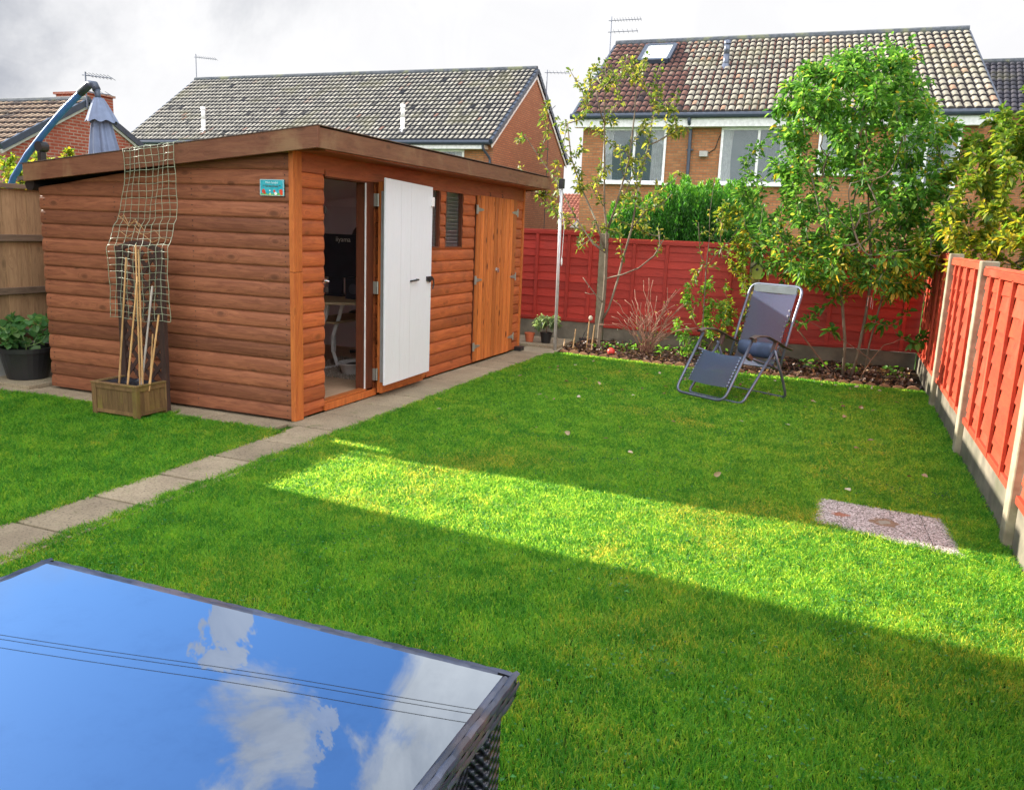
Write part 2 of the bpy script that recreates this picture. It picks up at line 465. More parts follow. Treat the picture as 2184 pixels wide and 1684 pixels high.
tag(pth.build('path', M_slab, bevel=0.004), kind='structure')
# step slab in the far corner behind the shed and block under the big pot
s = MB(); s.box((-0.6, 4.78, 0.0), (0.40, 5.55, 0.045), 0.4)
tag(s.build('path', M_slab, bevel=0.005), kind='structure')
s = MB(); s.box((-3.0, -0.18, 0.0), (-2.45, 0.42, 0.035), 0.3)
tag(s.build('path', M_slab, bevel=0.005), kind='structure')

BED = lambda x: 4.60-0.30*min(1, max(0, (x-0.44)/1.4))**0.8-0.06*(x-1.8)*(x > 1.8)*0.3 if x < 4.6 else 4.2
def soil():
    mt, T, b = newmat('bed_soil', 1.0, 0.1)
    c = coords(T); n = T.noise(c, 12, 6, 0.7)
    col = T.mix(T.ss(n, 0.4, 0.65), (0.018, 0.012, 0.009), (0.06, 0.038, 0.026))
    T.l.new(col, b.inputs['Base Color']); bump(T, b, n, 1.0, 0.04)
    return mt
s = MB()
s.grid(lambda u, v: pt(0.47+u*4.0, BED(0.47+u*4.0)+(5.66-BED(0.47+u*4.0))*v, 0.008+0.03*v+0.012*math.sin(u*43+v*9)*math.sin(v*17)), 60, 16)
tag(s.build('flower_bed_soil', soil(), smooth=True), kind='structure')

# manhole cover tray of pebble dashed concrete
def pebble():
    mt, T, b = newmat('pebble_dash', 0.85, 0.3)
    c = coords(T)
    v = T.new('ShaderNodeTexVoronoi', {'Vector': c, 'Scale': 160.0})
    w = T.new('ShaderNodeSeparateXYZ', {0: v.outputs['Color']}).outputs[0]
    col = T.ramp(w, [(0.0, (0.09, 0.085, 0.07)), (0.30, (0.33, 0.31, 0.27)), (0.6, (0.50, 0.47, 0.44)), (0.9, (0.76, 0.73, 0.70))])
    col = T.mix(T.ss(v.outputs['Distance'], 0.5, 0.8, 0, 0.8), col, (0.05, 0.04, 0.03))
    sp = T.new('ShaderNodeSeparateXYZ', {0: c}).outputs
    for (px, py, rr, cc) in ((0.14, 0.30, 0.035, (0.30, 0.09, 0.03)), (0.36, 0.27, 0.055, (0.20, 0.12, 0.05)), (0.36, 0.27, 0.02, (0.30, 0.32, 0.25))):
        dx = T.math('SUBTRACT', sp[0], px); dy = T.math('SUBTRACT', sp[1], py)
        d = T.math('SQRT', T.math('ADD', T.math('MULTIPLY', dx, dx), T.math('MULTIPLY', dy, dy)))
        d = T.math('ADD', d, T.math('MULTIPLY', T.math('SUBTRACT', T.noise(c, 22, 3), 0.5), 0.12))
        col = T.mix(T.ss(d, rr, rr*1.3, 0.8, 0), col, cc)
    T.l.new(col, b.inputs['Base Color']); bump(T, b, v.outputs['Distance'], 0.8, 0.006)
    return mt
MH = [(3.57, -0.02), (4.22, -0.09), (4.26, -0.70), (3.55, -0.50)]
mh = thing('manhole_cover', (3.55, -0.6, 0), 'rectangular pebble-dashed inspection cover set flush in the lawn', 'manhole cover')
Mp = pebble()
s = MB()
def quad(P, a, b, c, d):   # bilinear corner interpolation
    def f(u, v): return [(1-v)*((1-u)*P[0][i]+u*P[1][i])+v*((1-u)*P[3][i]+u*P[2][i]) for i in (0, 1)]
    return [tuple(f(*q))+(0.012,) for q in ((a, c), (b, c), (b, d), (a, d))]
s.prism([(q[0], q[1], 0.0) for q in quad(MH, 0.0, 0.80, 0.12, 1.0)][::-1], (0, 0, 0.014), 0.5)
s.build('cover_tray', Mp, mh)
s = MB()
s.prism([(q[0], q[1], 0.0) for q in quad(MH, 0.808, 1.0, 0.0, 1.0)][::-1], (0, 0, 0.010), 0.5)
s.prism([(q[0], q[1], 0.0) for q in quad(MH, 0.0, 0.80, 0.0, 0.09)][::-1], (0, 0, 0.010), 0.5)
s.build('surround', Mp, mh)

# ---- grass blades
def grass_mat(name, cA, cB, cdry, trans):
    mt, T, b = newmat(name, 0.5, 0.3)
    c = T.new('ShaderNodeTexCoord').outputs['Object']
    n = T.noise(c, 0.9, 4, 0.6); n2 = T.noise(c, 5, 4, 0.6)
    r_ = rnd(T)
    col = T.mix(T.ss(T.math('ADD', r_, T.math('MULTIPLY', T.math('SUBTRACT', n2, 0.5), 1.5)), 0.1, 0.9), cA, cB)
    dry = T.ss(T.math('ADD', T.math('ADD', T.math('MULTIPLY', n, 1.1), T.math('MULTIPLY', n2, 0.5)), T.math('MULTIPLY', r_, 0.42)), 1.12, 1.36)
    col = T.mix(T.math('MULTIPLY', dry, 0.45), col, cdry)
    T.l.new(col, b.inputs['Base Color'])
    tcol = T.mix(1.0, col, trans, 'MULTIPLY')
    tcol = T.new('ShaderNodeVectorMath', {0: tcol, 3: 2.6}, operation='SCALE').outputs[0]
    tr = T.new('ShaderNodeBsdfTranslucent', {'Color': tcol})
    mx = T.new('ShaderNodeMixShader', {0: 0.58, 1: b.outputs[0], 2: tr.outputs[0]})
    T.l.new(mx.outputs[0], T.n['Material Output'].inputs['Surface'])
    return mt
M_grass = grass_mat('grass_blades', (0.016, 0.155, 0.014), (0.064, 0.305, 0.030), (0.14, 0.25, 0.05), (5.0, 1.35, 1.4))
def inpoly(x, y, P):
    r = np.zeros(len(x), bool); n = len(P)
    for i in range(n):
        x1, y1 = P[i]; x2, y2 = P[(i+1) % n]
        c = ((y1 > y) != (y2 > y)) & (x < (x2-x1)*(y-y1)/(y2-y1+1e-12)+x1)
        r ^= c
    return r
def blades(n, x0, x1, y0, y1, keep, dref=5.0):
    x = rng.uniform(x0, x1, n*3); y = rng.uniform(y0, y1, n*3)
    d = np.hypot(x-CAMP.x, y-CAMP.y)
    # inside the camera's surroundings only
    k = rng.random(n*3) < np.clip((dref/np.maximum(d, 0.8))**1.6, 0.05, 1)
    k &= keep(x, y)
    x, y, d = x[k][:n], y[k][:n], d[k][:n]
    return x, y, d
def grass_mesh(name, x, y, d, hmul=1.0, zb=-0.012):
    n = len(x)
    cl = 0.5+0.5*np.sin(x*23+np.sin(y*17)*2)*np.sin(y*19+np.sin(x*13)*2)
    h = (0.007+0.017*rng.random(n)**1.4+0.009*cl)*hmul
    w = (0.0014+0.0009*rng.random(n))*np.clip(d/3.2, 1.0, 3.0)
    a = rng.uniform(0, 2*np.pi, n)
    la = rng.uniform(0, 2*np.pi, n); ln = h*rng.uniform(0.3, 2.0, n)
    dx, dy = np.cos(a)*w, np.sin(a)*w
    lx, ly = np.cos(la)*ln, np.sin(la)*ln
    z0 = np.full(n, zb)
    V = np.stack([np.stack([x-dx, y-dy, z0], 1), np.stack([x+dx, y+dy, z0], 1),
                  np.stack([x+dx*.8+lx*.35, y+dy*.8+ly*.35, z0+h*.62+0.012], 1), np.stack([x-dx*.8+lx*.35, y-dy*.8+ly*.35, z0+h*.62+0.012], 1),
                  np.stack([x+lx, y+ly, z0+h+0.012], 1)], 1).reshape(-1, 3)
    b = np.arange(n)[:, None]*5
    F1 = np.hstack([b, b+1, b+2]); F2 = np.hstack([b, b+2, b+3]); F3 = np.hstack([b+3, b+2, b+4])
    F = np.vstack([F1, F2, F3])
    r = np.tile(rng.random(n), 3)
    return np_mesh(name, V, F, M_grass, attrs={'rnd': r})
def edge_r(y): return 4.42+0*y
def keep_main(x, y):
    lim = 0.46+0.03*np.sin(y*9)+0.02*np.sin(y*23)
    bed = np.interp(x, [0.4, 0.7, 1.1, 1.73, 2.27, 3.35, 4.5], [4.60, 4.53, 4.42, 4.33, 4.27, 4.24, 4.2])-0.02
    far = np.where(x < 0.5, 4.5, bed)
    k = (x > lim-0.03*rng.random(len(x))) & (x < 4.46) & (y < far)
    k &= ~inpoly(x, y, [(q[0], q[1]) for q in MH])
    return k
x, y, d = blades(660000, 0.40, 4.47, -4.4, 4.62, keep_main, 4.2)
tag(grass_mesh('lawn_grass', x, y, d), 'mown green lawn in front of the shed with a sunlit stripe across it', 'grass', kind='stuff')
def keep_left(x, y):
    lim = 0.11-0.02*np.sin(y*9)-0.015*np.sin(y*23)
    top = -0.33+0.04*np.sin(x*7)+0.10*np.clip((x+1.2), 0, 0.9)*0
    return (x < lim+0.02*rng.random(len(x))) & (y < top)
x, y, d = blades(150000, -3.0, 0.12, -3.4, -0.25, keep_left, 5.5)
tag(grass_mesh('lawn_grass', x, y, d), 'smaller patch of green lawn left of the slab path, around the planter', 'grass', kind='stuff')
def tufts():
    xs = []; ys = []
    def line(p0, p1, n, spread):
        t = rng.random(n); xs.append(p0[0]+(p1[0]-p0[0])*t+rng.normal(0, spread, n)); ys.append(p0[1]+(p1[1]-p0[1])*t+rng.normal(0, spread, n))
    line((0.46, -3), (0.46, 4.3), 9000, 0.022); line((4.43, -3), (4.43, 4.2), 5000, 0.02); line((0.10, -3), (0.10, -0.3), 3500, 0.018)
    line((-2.4, -0.33), (0.1, -0.33), 5000, 0.025)
    line((0.9, 4.38), (4.4, 4.18), 5000, 0.02); line((-1.36, -0.55), (-0.92, -0.55), 600, 0.02); line((-0.90, -0.55), (-0.90, -0.22), 400, 0.02)
    for i in range(4): line(MH[i], MH[(i+1) % 4], 900, 0.012)
    return np.concatenate(xs), np.concatenate(ys)
x, y = tufts(); d = np.hypot(x-CAMP.x, y-CAMP.y)
tag(grass_mesh('lawn_edge_grass', x, y, d*0.9, 1.25), 'longer ragged grass along the lawn edges, path and fence foot', 'grass', kind='stuff')

# clover and broad-leaved weeds in tufts through the turf
nc = 330; cx_ = rng.uniform(0.6, 4.35, nc); cy_ = rng.uniform(-4.2, 4.0, nc)
idx = rng.integers(0, nc, 5200); rr_ = 0.05+0.05*rng.random(nc)
x = cx_[idx]+rng.normal(0, 1, 5200)*rr_[idx]; y = cy_[idx]+rng.normal(0, 1, 5200)*rr_[idx]; k = keep_main(x, y); x, y = x[k], y[k]; n = len(x)
a = rng.uniform(0, 6.283, n); L_ = rng.uniform(0.006, 0.013, n); z = 0.006+0.016*rng.random(n)
q4 = [np.stack([x+L_*np.cos(a+t)*f, y+L_*np.sin(a+t)*f, z+0.004*g], 1) for t, f, g in ((0, 0.0, 0), (0.6, 1.0, 1), (0, 1.5, 0), (-0.6, 1.0, 1))]
V = np.stack(q4, 1).reshape(-1, 3)
tag(np_mesh('clover', V, np.arange(4*n).reshape(-1, 4), surf('clover_leaf', (0.02, 0.12, 0.015), (0.06, 0.22, 0.04), 30, rough=0.5, vary=0.8), attrs={'rnd': rng.random(n)}), 'small dark green clover leaves and weeds dotted through the lawn', 'clover', kind='stuff')

# ---------------------------------------------------------------- shed
shed = thing('garden_shed', (0, 0, 0), 'large brown log-lap garden shed with a shallow sloping roof and open white door', 'shed')
SW, SL = 2.38, 4.44
def rake(x): return 1.93+0.135*x     # top of end wall at x (x<=0)
BP = 0.11
prof = [(0.0, -0.006), (0.0035, 0.008), (0.013, 0.0140), (0.032, 0.0165), (0.06, 0.0165), (0.085, 0.013), (0.1010, 0.008), (0.1065, 0.002), (0.107, -0.006)]
def cladding(mb, p0, p1, out, z0, z1, ztop=None, nseg=1):
    p0 = Vector(p0); p1 = Vector(p1); out = Vector(out)
    k0 = int(math.floor((z0-0.009)/BP)); k1 = int(math.ceil((z1-0.009)/BP))
    for k in range(k0, k1):
        zb = 0.009+k*BP
        if zb+0.002 > z1: continue
        jit = random.uniform(-0.0015, 0.0015)
        def fn(u, v, zb=zb):
            q = p0.lerp(p1, u)
            zz, o = prof[int(round(v*(len(prof)-1)))]
            top = ztop(q) if ztop else z1
            return Vector((q.x, q.y, 0))+out*(o+jit)+Vector((0, 0, min(max(zb+zz, z0), top)))
        mb.grid(fn, nseg, len(prof)-1)
# gable end
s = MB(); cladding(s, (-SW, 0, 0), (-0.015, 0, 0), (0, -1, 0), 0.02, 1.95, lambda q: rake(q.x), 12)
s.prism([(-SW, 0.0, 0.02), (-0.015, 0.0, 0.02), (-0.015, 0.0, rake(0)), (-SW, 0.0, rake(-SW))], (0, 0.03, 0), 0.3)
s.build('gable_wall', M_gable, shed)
# nails on boards
s = MB()
for k in range(17):
    z = 0.009+k*BP+0.055
    for xx in (-0.05, -0.86, -1.6, -2.33):
        if z < rake(xx)-0.05:
            for dz in (-0.018, 0.02): s.box((xx-0.003, -0.0190, z+dz-0.003), (xx+0.003, -0.015, z+dz+0.003))
tag(s.build('nails', M_black, shed), kind='stuff')
# front wall cladding segments
s = MB()
O = (1, 0, 0)
for (a, b, z0, z1) in ((0.075, 0.355, 0.06, 1.765), (1.10, 2.02, 0.06, 1.765), (2.02, 2.05, 1.235, 1.765), (2.02, 3.04, 0.03, 1.235), (2.25, 2.36, 1.235, 1.765),
                       (2.75, 3.04, 1.235, 1.765), (4.19, 4.405, 0.03, 1.765)):
    cladding(s, (0, a, 0), (0, b, 0), O, z0, z1)
for (a, b, z0, z1) in ((0.0, 0.355, 0.02, 1.93), (1.10, 2.03, 0.02, 1.93), (2.03, 3.04, 0.02, 1.24), (2.25, 2.36, 1.24, 1.77), (2.75, 3.04, 1.24, 1.77), (3.04, 4.19, 0.02, 1.76), (4.19, 4.42, 0.02, 1.77)):
    s.box((-0.03, a+0.0005, z0), (-0.003, b-0.0005, z1))
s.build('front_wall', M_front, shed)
s = MB(); s.box((-0.002, 0.075, 1.767), (0.016, 4.405, 1.93)); s.box((0.017, 0.36, 1.755), (0.024, 4.405, 1.80))
s.build('header_board', M_header, shed)
# back and far walls plus interior lining
s = MB()
s.box((-SW, 0.03, 0.02), (-SW+0.03, SL, rake(-SW)))
s.prism([(-SW+.03, SL-0.03, 0.02), (0, SL-0.03, 0.02), (0, SL-0.03, rake(0)), (-SW+.03, SL-0.03, rake(-SW))], (0, 0.03, 0))
s.build('back_wall', M_gable, shed)
M_lining = surf('pink_lining', (0.90, 0.82, 0.86), (0.86, 0.77, 0.82), 3, rough=0.9)
s = MB()
s.box((-SW+0.035, 0.035, 0.06), (-SW+0.045, 3.00, 1.60)); s.box((-SW+0.046, 3.00, 0.06), (-0.035, 3.02, 1.60)); s.box((-SW+0.046, 0.032, 0.06), (-0.035, 0.042, 1.60))
s.prism([(-SW+.05, 2.995, 1.60), (-0.05, 2.995, 1.60), (-0.05, 2.995, rake(0)-.03), (-SW+.05, 2.995, rake(-SW)-.03)], (0, 0.03, 0))
s.box((-0.045, 1.14, 0.06), (-0.035, 2.03, 1.9)); s.box((-0.045, 2.03, 0.06), (-0.035, 2.995, 1.23))
s.prism([(-SW+.05, 0.045, rake(-SW)-.035), (-0.04, 0.045, rake(0)-.035), (-0.04, 0.045, rake(0)-.03), (-SW+.05, 0.045, rake(-SW)-.03)], (0, 2.94, 0))
s.build('interior_lining', M_lining, shed)
M_ply = wood('ply_floor', (0.55, 0.38, 0.25), (0.45, 0.30, 0.19), 'y', knots=0.2, vary=0.1)
s = MB(); s.box((-SW+0.03, 0.03, 0.055), (-0.02, SL-0.03, 0.075)); s.build('floor', M_ply, shed)
s = MB()
s.box((-0.04, 0.0, 0.018), (0.020, 0.0745, 0.058))
s.build('floor_bearer', M_jamb, shed)
# roof: one slope falling to the back plus fascias
def roof_z(x): return 2.005+0.118*(x-0.25)
s = MB()
s.prism([(0.24, -0.10, roof_z(0.24)-0.03), (-2.50, -0.10, roof_z(-2.50)-0.03), (-2.50, -0.10, roof_z(-2.50)), (0.24, -0.10, roof_z(0.24))], (0, 4.60, 0))
s.build('roof', M_felt, shed)
s = MB()
s.prism([(0.295, -0.128, 1.905), (-2.40, -0.128, 1.655-0.01), (-2.40, -0.128, 1.775), (0.295, -0.128, 2.045)], (0, 0.026, 0), 0.5)
s.build('rake_board', M_fasc_x, shed, bevel=0.003)
s = MB(); s.box((0.268, -0.100, 1.905), (0.292, 4.56, 2.035), 0.5)
s.build('eave_board', M_fasc_y, shed, bevel=0.003)
s = MB(); s.box((0.0, 0.0, 1.895), (0.268, 4.5, 1.915), 0.5); s.build('soffit', M_header, shed)
s = MB()
s.prism([(0.27, 4.503, 1.905), (-2.40, 4.503, 1.60), (-2.40, 4.503, 1.76), (0.27, 4.503, 2.03)], (0, 0.024, 0), 0.5)
s.build('rake_board', M_fasc_x, shed)
s = MB()   # felt lip over the fascia
s.prism([(0.30, -0.133, 2.046), (-2.42, -0.133, 1.776), (-2.42, -0.133, 1.781), (0.30, -0.133, 2.051)], (0, 4.68, 0), 0.5)
s.build('felt_edge', M_felt, shed)
s = MB(); s.tube([(-2.42, -0.06, 1.63), (-2.42, 4.4, 1.62)], 0.05, 10); s.build('gutter', M_black, shed)
# corner trims
s = MB(); s.box((-0.014, -0.024, 0.012), (0.024, 0.004, 1.075)); s.box((-0.014, -0.024, 1.078), (0.024, 0.004, 1.90)); s.box((0.0, 0.0045, 0.012), (0.026, 0.073, 1.075)); s.box((0.0, 0.0045, 1.078), (0.026, 0.073, 1.90))
s.build('corner_trim', M_trim, shed, bevel=0.002)
s = MB(); s.box((-0.01, 4.406, 0.012), (0.028, 4.445, 1.90)); s.build('corner_trim', M_trim, shed, bevel=0.002)
# door opening: frame
s = MB()
s.box((-0.09, 0.955, 0.07), (0.012, 1.055, 1.765)); s.box((-0.05, 0.355, 0.07), (-0.002, 0.375, 1.765)); s.box((-0.09, 0.376, 1.745), (0.010, 0.955, 1.766))
s.build('door_frame', M_jamb, shed, bevel=0.002)
s = MB(); s.box((-0.004, 0.945, 0.075), (0.004, 0.955, 1.75)); s.build('door_seal', M_white, shed)
s = MB(); s.box((-0.06, 0.356, 0.078), (0.012, 1.05, 0.092)); s.box((-0.002, 0.356, 0.020), (0.022, 1.10, 0.075)); s.build('threshold', M_trim, shed, bevel=0.002)
s = MB(); s.box((0.018, 0.335, 0.985), (0.030, 0.365, 1.025)); s.tube([(0.03, 0.36, 1.005), (0.05, 0.365, 1.0)], 0.007, 8); s.build('latch_keep', M_steel, shed)
s = MB(); s.box((0.018, 0.340, 0.92), (0.034, 0.372, 0.955)); s.box((0.018, 0.345, 1.49), (0.03, 0.362, 1.54)); s.build_each('bolt_keep', M_black, shed)
# open door folded back against the wall
dr = bpy.data.objects.new('door', None); COL.objects.link(dr); dr.parent = shed; dr.location = (0.03, 1.12, 0)
s = MB()
for k in range(8):
    a = 1.115+k*0.096; s.box((0.040, a+0.002, 0.030), (0.056, a+0.094, 1.765))
s.box((0.056, 1.115, 0.06), (0.080, 1.88, 0.13)); s.box((0.056, 1.115, 1.68), (0.080, 1.88, 1.76))
s.box((0.040, 1.078, 0.045), (0.084, 1.114, 1.765))
s.build('door_boards', M_store, dr, bevel=0.0015)
s = MB(); s.box((0.086, 1.045, 0.14), (0.139, 1.048, 1.69)); s.box((0.086, 1.0485, 0.14), (0.139, 1.80, 1.69)); s.build('insulation_sheet', M_foil, dr)
s = MB()
tilt = lambda z: 0.012*(1-z/1.8)
s.prism([(0.140, 0.992+tilt(0.1), 0.125), (0.140, 1.805, 0.135), (0.140, 1.81, 1.765), (0.140, 0.992, 1.79)], (0.016, 0, 0), 0.5)
s.build('white_panel', M_whiteboard, dr, bevel=0.002)
s = MB()
for yy in (1.30, 1.47): s.box((0.1563, yy-0.05, 0.12), (0.1567, yy-0.0485, 1.76), 0.5)
s.build('panel_groove', plain('groove_grey', (0.5, 0.5, 0.52)), dr)
s = MB(); s.tube([(0.157, 1.42, 0.965), (0.173, 1.42, 0.968), (0.178, 1.48, 0.972), (0.178, 1.53, 0.975), (0.157, 1.53, 0.975)], 0.008, 8); s.build('handle', M_black, dr)
s = MB(); s.box((0.156, 1.71, 0.955), (0.170, 1.81, 0.995)); s.box((0.170, 1.74, 0.945), (0.178, 1.77, 0.975)); s.tube([(0.173, 1.815, 0.98), (0.176, 1.825, 0.93), (0.170, 1.815, 0.88)], 0.006, 6); s.build('latch', M_black, dr)
s = MB(); s.box((0.156, 1.775, 1.60), (0.174, 1.815, 1.68)); s.build('magnet_catch', M_white, dr, bevel=0.003)
for zz in (0.20, 0.92, 1.62):
    s = MB(); s.tube([(0.045, 1.068, zz-0.05), (0.045, 1.068, zz+0.05)], 0.008, 8); s.box((0.013, 1.052, zz-0.05), (0.040, 1.060, zz+0.05)); s.build('hinge', M_galv, dr)
# narrow windows
def win(y0, y1, z0, z1):
    w = bpy.data.objects.new('window', None); COL.objects.link(w); w.parent = shed; w.location = (0, y0, z0)
    s = MB()
    for a, b in (((-0.03, y0, z0), (0.012, y0+0.022, z1)), ((-0.03, y1-0.022, z0), (0.012, y1, z1)), ((-0.03, y0+0.0225, z0), (0.012, y1-0.0225, z0+0.012))): s.box(a, b)
    s.build('frame', M_jamb, w)
    s = MB(); s.box((-0.018, y0+0.0225, z0+0.012), (-0.014, y1-0.0225, z1)); s.build('pane', M_clear, w)
    s = MB()
    for k in range(15): s.box((-0.034, y0+0.03, z0+0.02+k*0.035), (-0.024, y1-0.03, z0+0.022+k*0.035))
    s.build('blind', M_white, w)
win(2.05, 2.25, 1.235, 1.767); win(2.36, 2.75, 1.235, 1.767)
# storage double doors
for (y0, y1, n, hs) in ((3.06, 3.62, 6, 3.06), (3.627, 4.175, 5, 4.175)):
    d_ = bpy.data.objects.new('storage_door', None); COL.objects.link(d_); d_.parent = shed; d_.location = (0.02, y0, 0)
    s = MB(); w = (y1-y0)/n
    for k in range(n):
        s.box((0.020, y0+k*w+0.005, 0.04+random.uniform(-.004, .004)), (0.034+0.002*(k%2), y0+(k+1)*w-0.005, 1.762))
        s.box((0.0365, y0+k*w+0.030, 0.05), (0.0368, y0+k*w+0.032, 1.755), 0.02) if k in (1, 3) else None
    s.build('door_boards', M_store, d_, bevel=0.002)
    s = MB(); s.box((0.006, y0+0.001, 0.06), (0.0195, y1-0.001, 1.74), 0.1); s.build('door_back', M_jamb, d_)
    for zz in (0.20, 0.90, 1.62):
        s = MB(); sg = 1 if hs == y0 else -1
        s.prism([(0.036, hs-sg*0.004, zz-0.045), (0.036, hs-sg*0.034, zz-0.045), (0.036, hs-sg*0.034, zz+0.045), (0.036, hs-sg*0.004, zz+0.045)], (0.004, 0, 0))
        s.prism([(0.036, hs, zz-0.024), (0.036, hs+sg*0.155, zz-0.007), (0.036, hs+sg*0.155, zz+0.007), (0.036, hs, zz+0.024)], (0.004, 0, 0))
        s.tube([(0.042, hs-sg*0.002, zz-0.045), (0.042, hs-sg*0.002, zz+0.045)], 0.005, 8)
        for kk in range(3): s.box((0.0402, hs+sg*(0.03+0.04*kk)-0.003, zz-0.003), (0.0412, hs+sg*(0.03+0.04*kk)+0.003, zz+0.003), 0)
        s.build('hinge', M_galv, d_)
    if hs == 3.06:
        s = MB(); s.box((0.034, 3.585, 0.985), (0.042, 3.655, 1.015)); s.box((0.042, 3.605, 0.965), (0.060, 3.640, 1.01)); s.build('padlock', M_steel, d_, bevel=0.002)
s = MB()
for yy in (3.38, 3.72): s.tube([(0.017, yy, 1.80), (0.035, yy, 1.80), (0.04, yy, 1.775), (0.03, yy, 1.76)], 0.003, 6)
s.build_each('hook', M_black, shed)
# sign
sg_ = thing('name_sign', (-0.145, -0.026, 1.60), 'small turquoise painted name sign with flowers on the shed end wall', 'sign')
def signmat():
    mt, T, b = newmat('sign_paint', 0.4, 0.4)
    c = coords(T)
    z = T.new('ShaderNodeSeparateXYZ', {0: c}).outputs[2]
    n = T.noise(c, 30, 3)
    T.l.new(T.mix(T.ss(n, 0.4, 0.6), (0.02, 0.36, 0.45), (0.05, 0.44, 0.52)), b.inputs['Base Color'])
    return mt
s = MB(); s.box((-0.247, -0.032, 1.592), (-0.047, -0.024, 1.702)); s.build('board', signmat(), sg_, bevel=0.002)
s = MB()
for a, b in (((-0.244, 1.698), (-0.050, 1.700)), ((-0.244, 1.594), (-0.050, 1.596)), ((-0.244, 1.5965), (-0.242, 1.6975)), ((-0.052, 1.5965), (-0.050, 1.6975))): s.box((a[0], -0.0332, a[1]), (b[0], -0.0322, b[1]))
s.build('border', M_white, sg_)
MT = lambda x, z: Matrix.Translation((x, -0.0333, z)) @ Matrix.Rotation(R(90), 4, 'X')
text_mesh('lettering', 'Mink Family\'s', 0.021, plain('sign_pale_ink', (0.65, 0.9, 0.95)), MT(-0.147, 1.680), sg_, xs=0.95, font_shear=0.2)
text_mesh('lettering', '** Garden House **', 0.019, plain('sign_dark_ink', (0.10, 0.06, 0.04)), MT(-0.147, 1.657), sg_, xs=0.95)
def flower(c, rr, mat, nm='painted_flower'):
    s = MB()
    for k in range(5):
        t = 2*math.pi*k/5; q = (c[0]+rr*0.6*math.cos(t), c[1]+rr*0.6*math.sin(t))
        s.prism([(q[0]+rr*0.5*math.cos(a*math.pi/4), -0.0330-0.0001*k, q[1]+rr*0.5*math.sin(a*math.pi/4)) for a in range(8)], (0, -0.0006, 0))
    s.build(nm, mat, sg_)
Mr = plain('sign_red', (0.70, 0.06, 0.02)); Mw = plain('sign_white', (0.9, 0.9, 0.85)); Mg = plain('sign_green', (0.12, 0.42, 0.10)); My = plain('sign_yellow', (0.75, 0.70, 0.25))
s = MB(); s.prism([(-0.2415, -0.0325, 1.5967), (-0.0525, -0.0325, 1.5967), (-0.0525, -0.0325, 1.606), (-0.09, -0.0325, 1.612), (-0.13, -0.0325, 1.606), (-0.17, -0.0325, 1.603), (-0.2, -0.0325, 1.609), (-0.2415, -0.0325, 1.605)], (0, -0.0004, 0)); s.build('painted_leaves', Mg, sg_)
for c, rr, mm in (((-0.215, 1.622), 0.014, Mr), ((-0.205, 1.612), 0.009, Mr), ((-0.070, 1.622), 0.015, Mr), ((-0.066, 1.608), 0.011, Mr), ((-0.125, 1.624), 0.009, Mr), ((-0.114, 1.608), 0.011, Mw), ((-0.16, 1.605), 0.007, My), ((-0.162, 1.627), 0.005, Mw)):
    flower(c, rr, mm)

# ---- things seen through the open door
desk = thing('computer_desk', (-0.85, 1.9, 0.075), 'pale wood computer desk with curved white metal legs inside the shed', 'desk')
M_desk = wood('pale_desk_top', (0.55, 0.42, 0.26), (0.48, 0.36, 0.22), 'y', knots=0.05, vary=0.1)
s = MB(); s.prism([(-0.52, 1.62, 0.70), (-0.52, 2.60, 0.70), (-1.20, 2.60, 0.70), (-1.20, 1.45, 0.70), (-0.75, 1.45, 0.70)], (0, 0, 0.022)); s.build('desk_top', M_desk, desk, bevel=0.002)
s = MB(); s.box((-1.15, 1.70, 0.50), (-0.78, 2.5, 0.518)); s.build('keyboard_shelf', M_desk, desk)
for dxx in (0.0, 0.14):
    s = MB()
    pts = [(-0.80+dxx*0.2, 1.62+dxx*1.5, 0.70), (-0.84+dxx*0.2, 1.62+dxx*1.4, 0.55), (-0.89+dxx*0.2, 1.60+dxx*1.4, 0.38), (-0.89+dxx*0.2, 1.60+dxx*1.4, 0.22), (-0.86+dxx*0.2, 1.62+dxx*1.4, 0.09)]
    for a, b in zip(pts[:-1], pts[1:]): s.beam(a, b, 0.035, 0.03)
    s.build('leg', M_white, desk)
s = MB(); s.beam((-0.88, 1.55, 0.085), (-0.80, 1.92, 0.085), 0.04, 0.02); s.build('foot_bar', M_white, desk)
mon = thing('computer_monitor', (-0.9, 2.2, 0.722), 'black computer monitor seen from behind, standing on the desk inside the shed', 'monitor')
s = MB(); s.box((-1.50, 2.16, 0.90), (-0.72, 2.20, 1.32)); s.build('casing', M_navy, mon, bevel=0.006)
s = MB(); s.box((-1.18, 2.19, 0.73), (-1.02, 2.215, 0.95)); s.box((-1.25, 2.08, 0.722), (-0.95, 2.30, 0.735)); s.build('stand', M_navy, mon)
text_mesh('lettering', 'iiyama', 0.068, plain('silver_ink', (0.9, 0.9, 0.92)), Matrix.Translation((-0.99, 2.158, 1.27)) @ Matrix.Rotation(R(90), 4, 'X'), mon)
pr = thing('black_speaker', (-0.78, 1.95, 0.722), 'black upright speaker box on the desk below the monitor edge', 'speaker')
s = MB(); s.box((-0.80, 1.90, 0.722), (-0.62, 2.04, 0.93)); s.build('speaker_case', M_navy, pr, bevel=0.005)
s = MB(); s.lathe([(0.0, 0.004), (0.045, 0.004), (0.05, 0.0)], (-0.71, 1.898, 0.82), 16, M=Matrix.Rotation(R(90), 4, 'X')); s.build('speaker_cone', M_frame, pr)
oc = thing('office_chair', (-1.05, 2.75, 0.075), 'black office chair standing behind the desk inside the shed', 'chair')
s = MB(); s.ellipsoid((-0.98, 2.66, 1.18), (0.26, 0.05, 0.30)); s.build('backrest', M_navy, oc, smooth=True)
s = MB(); s.ellipsoid((-0.98, 2.70, 0.5), (0.26, 0.24, 0.06)); s.build('seat', M_black, oc, smooth=True)
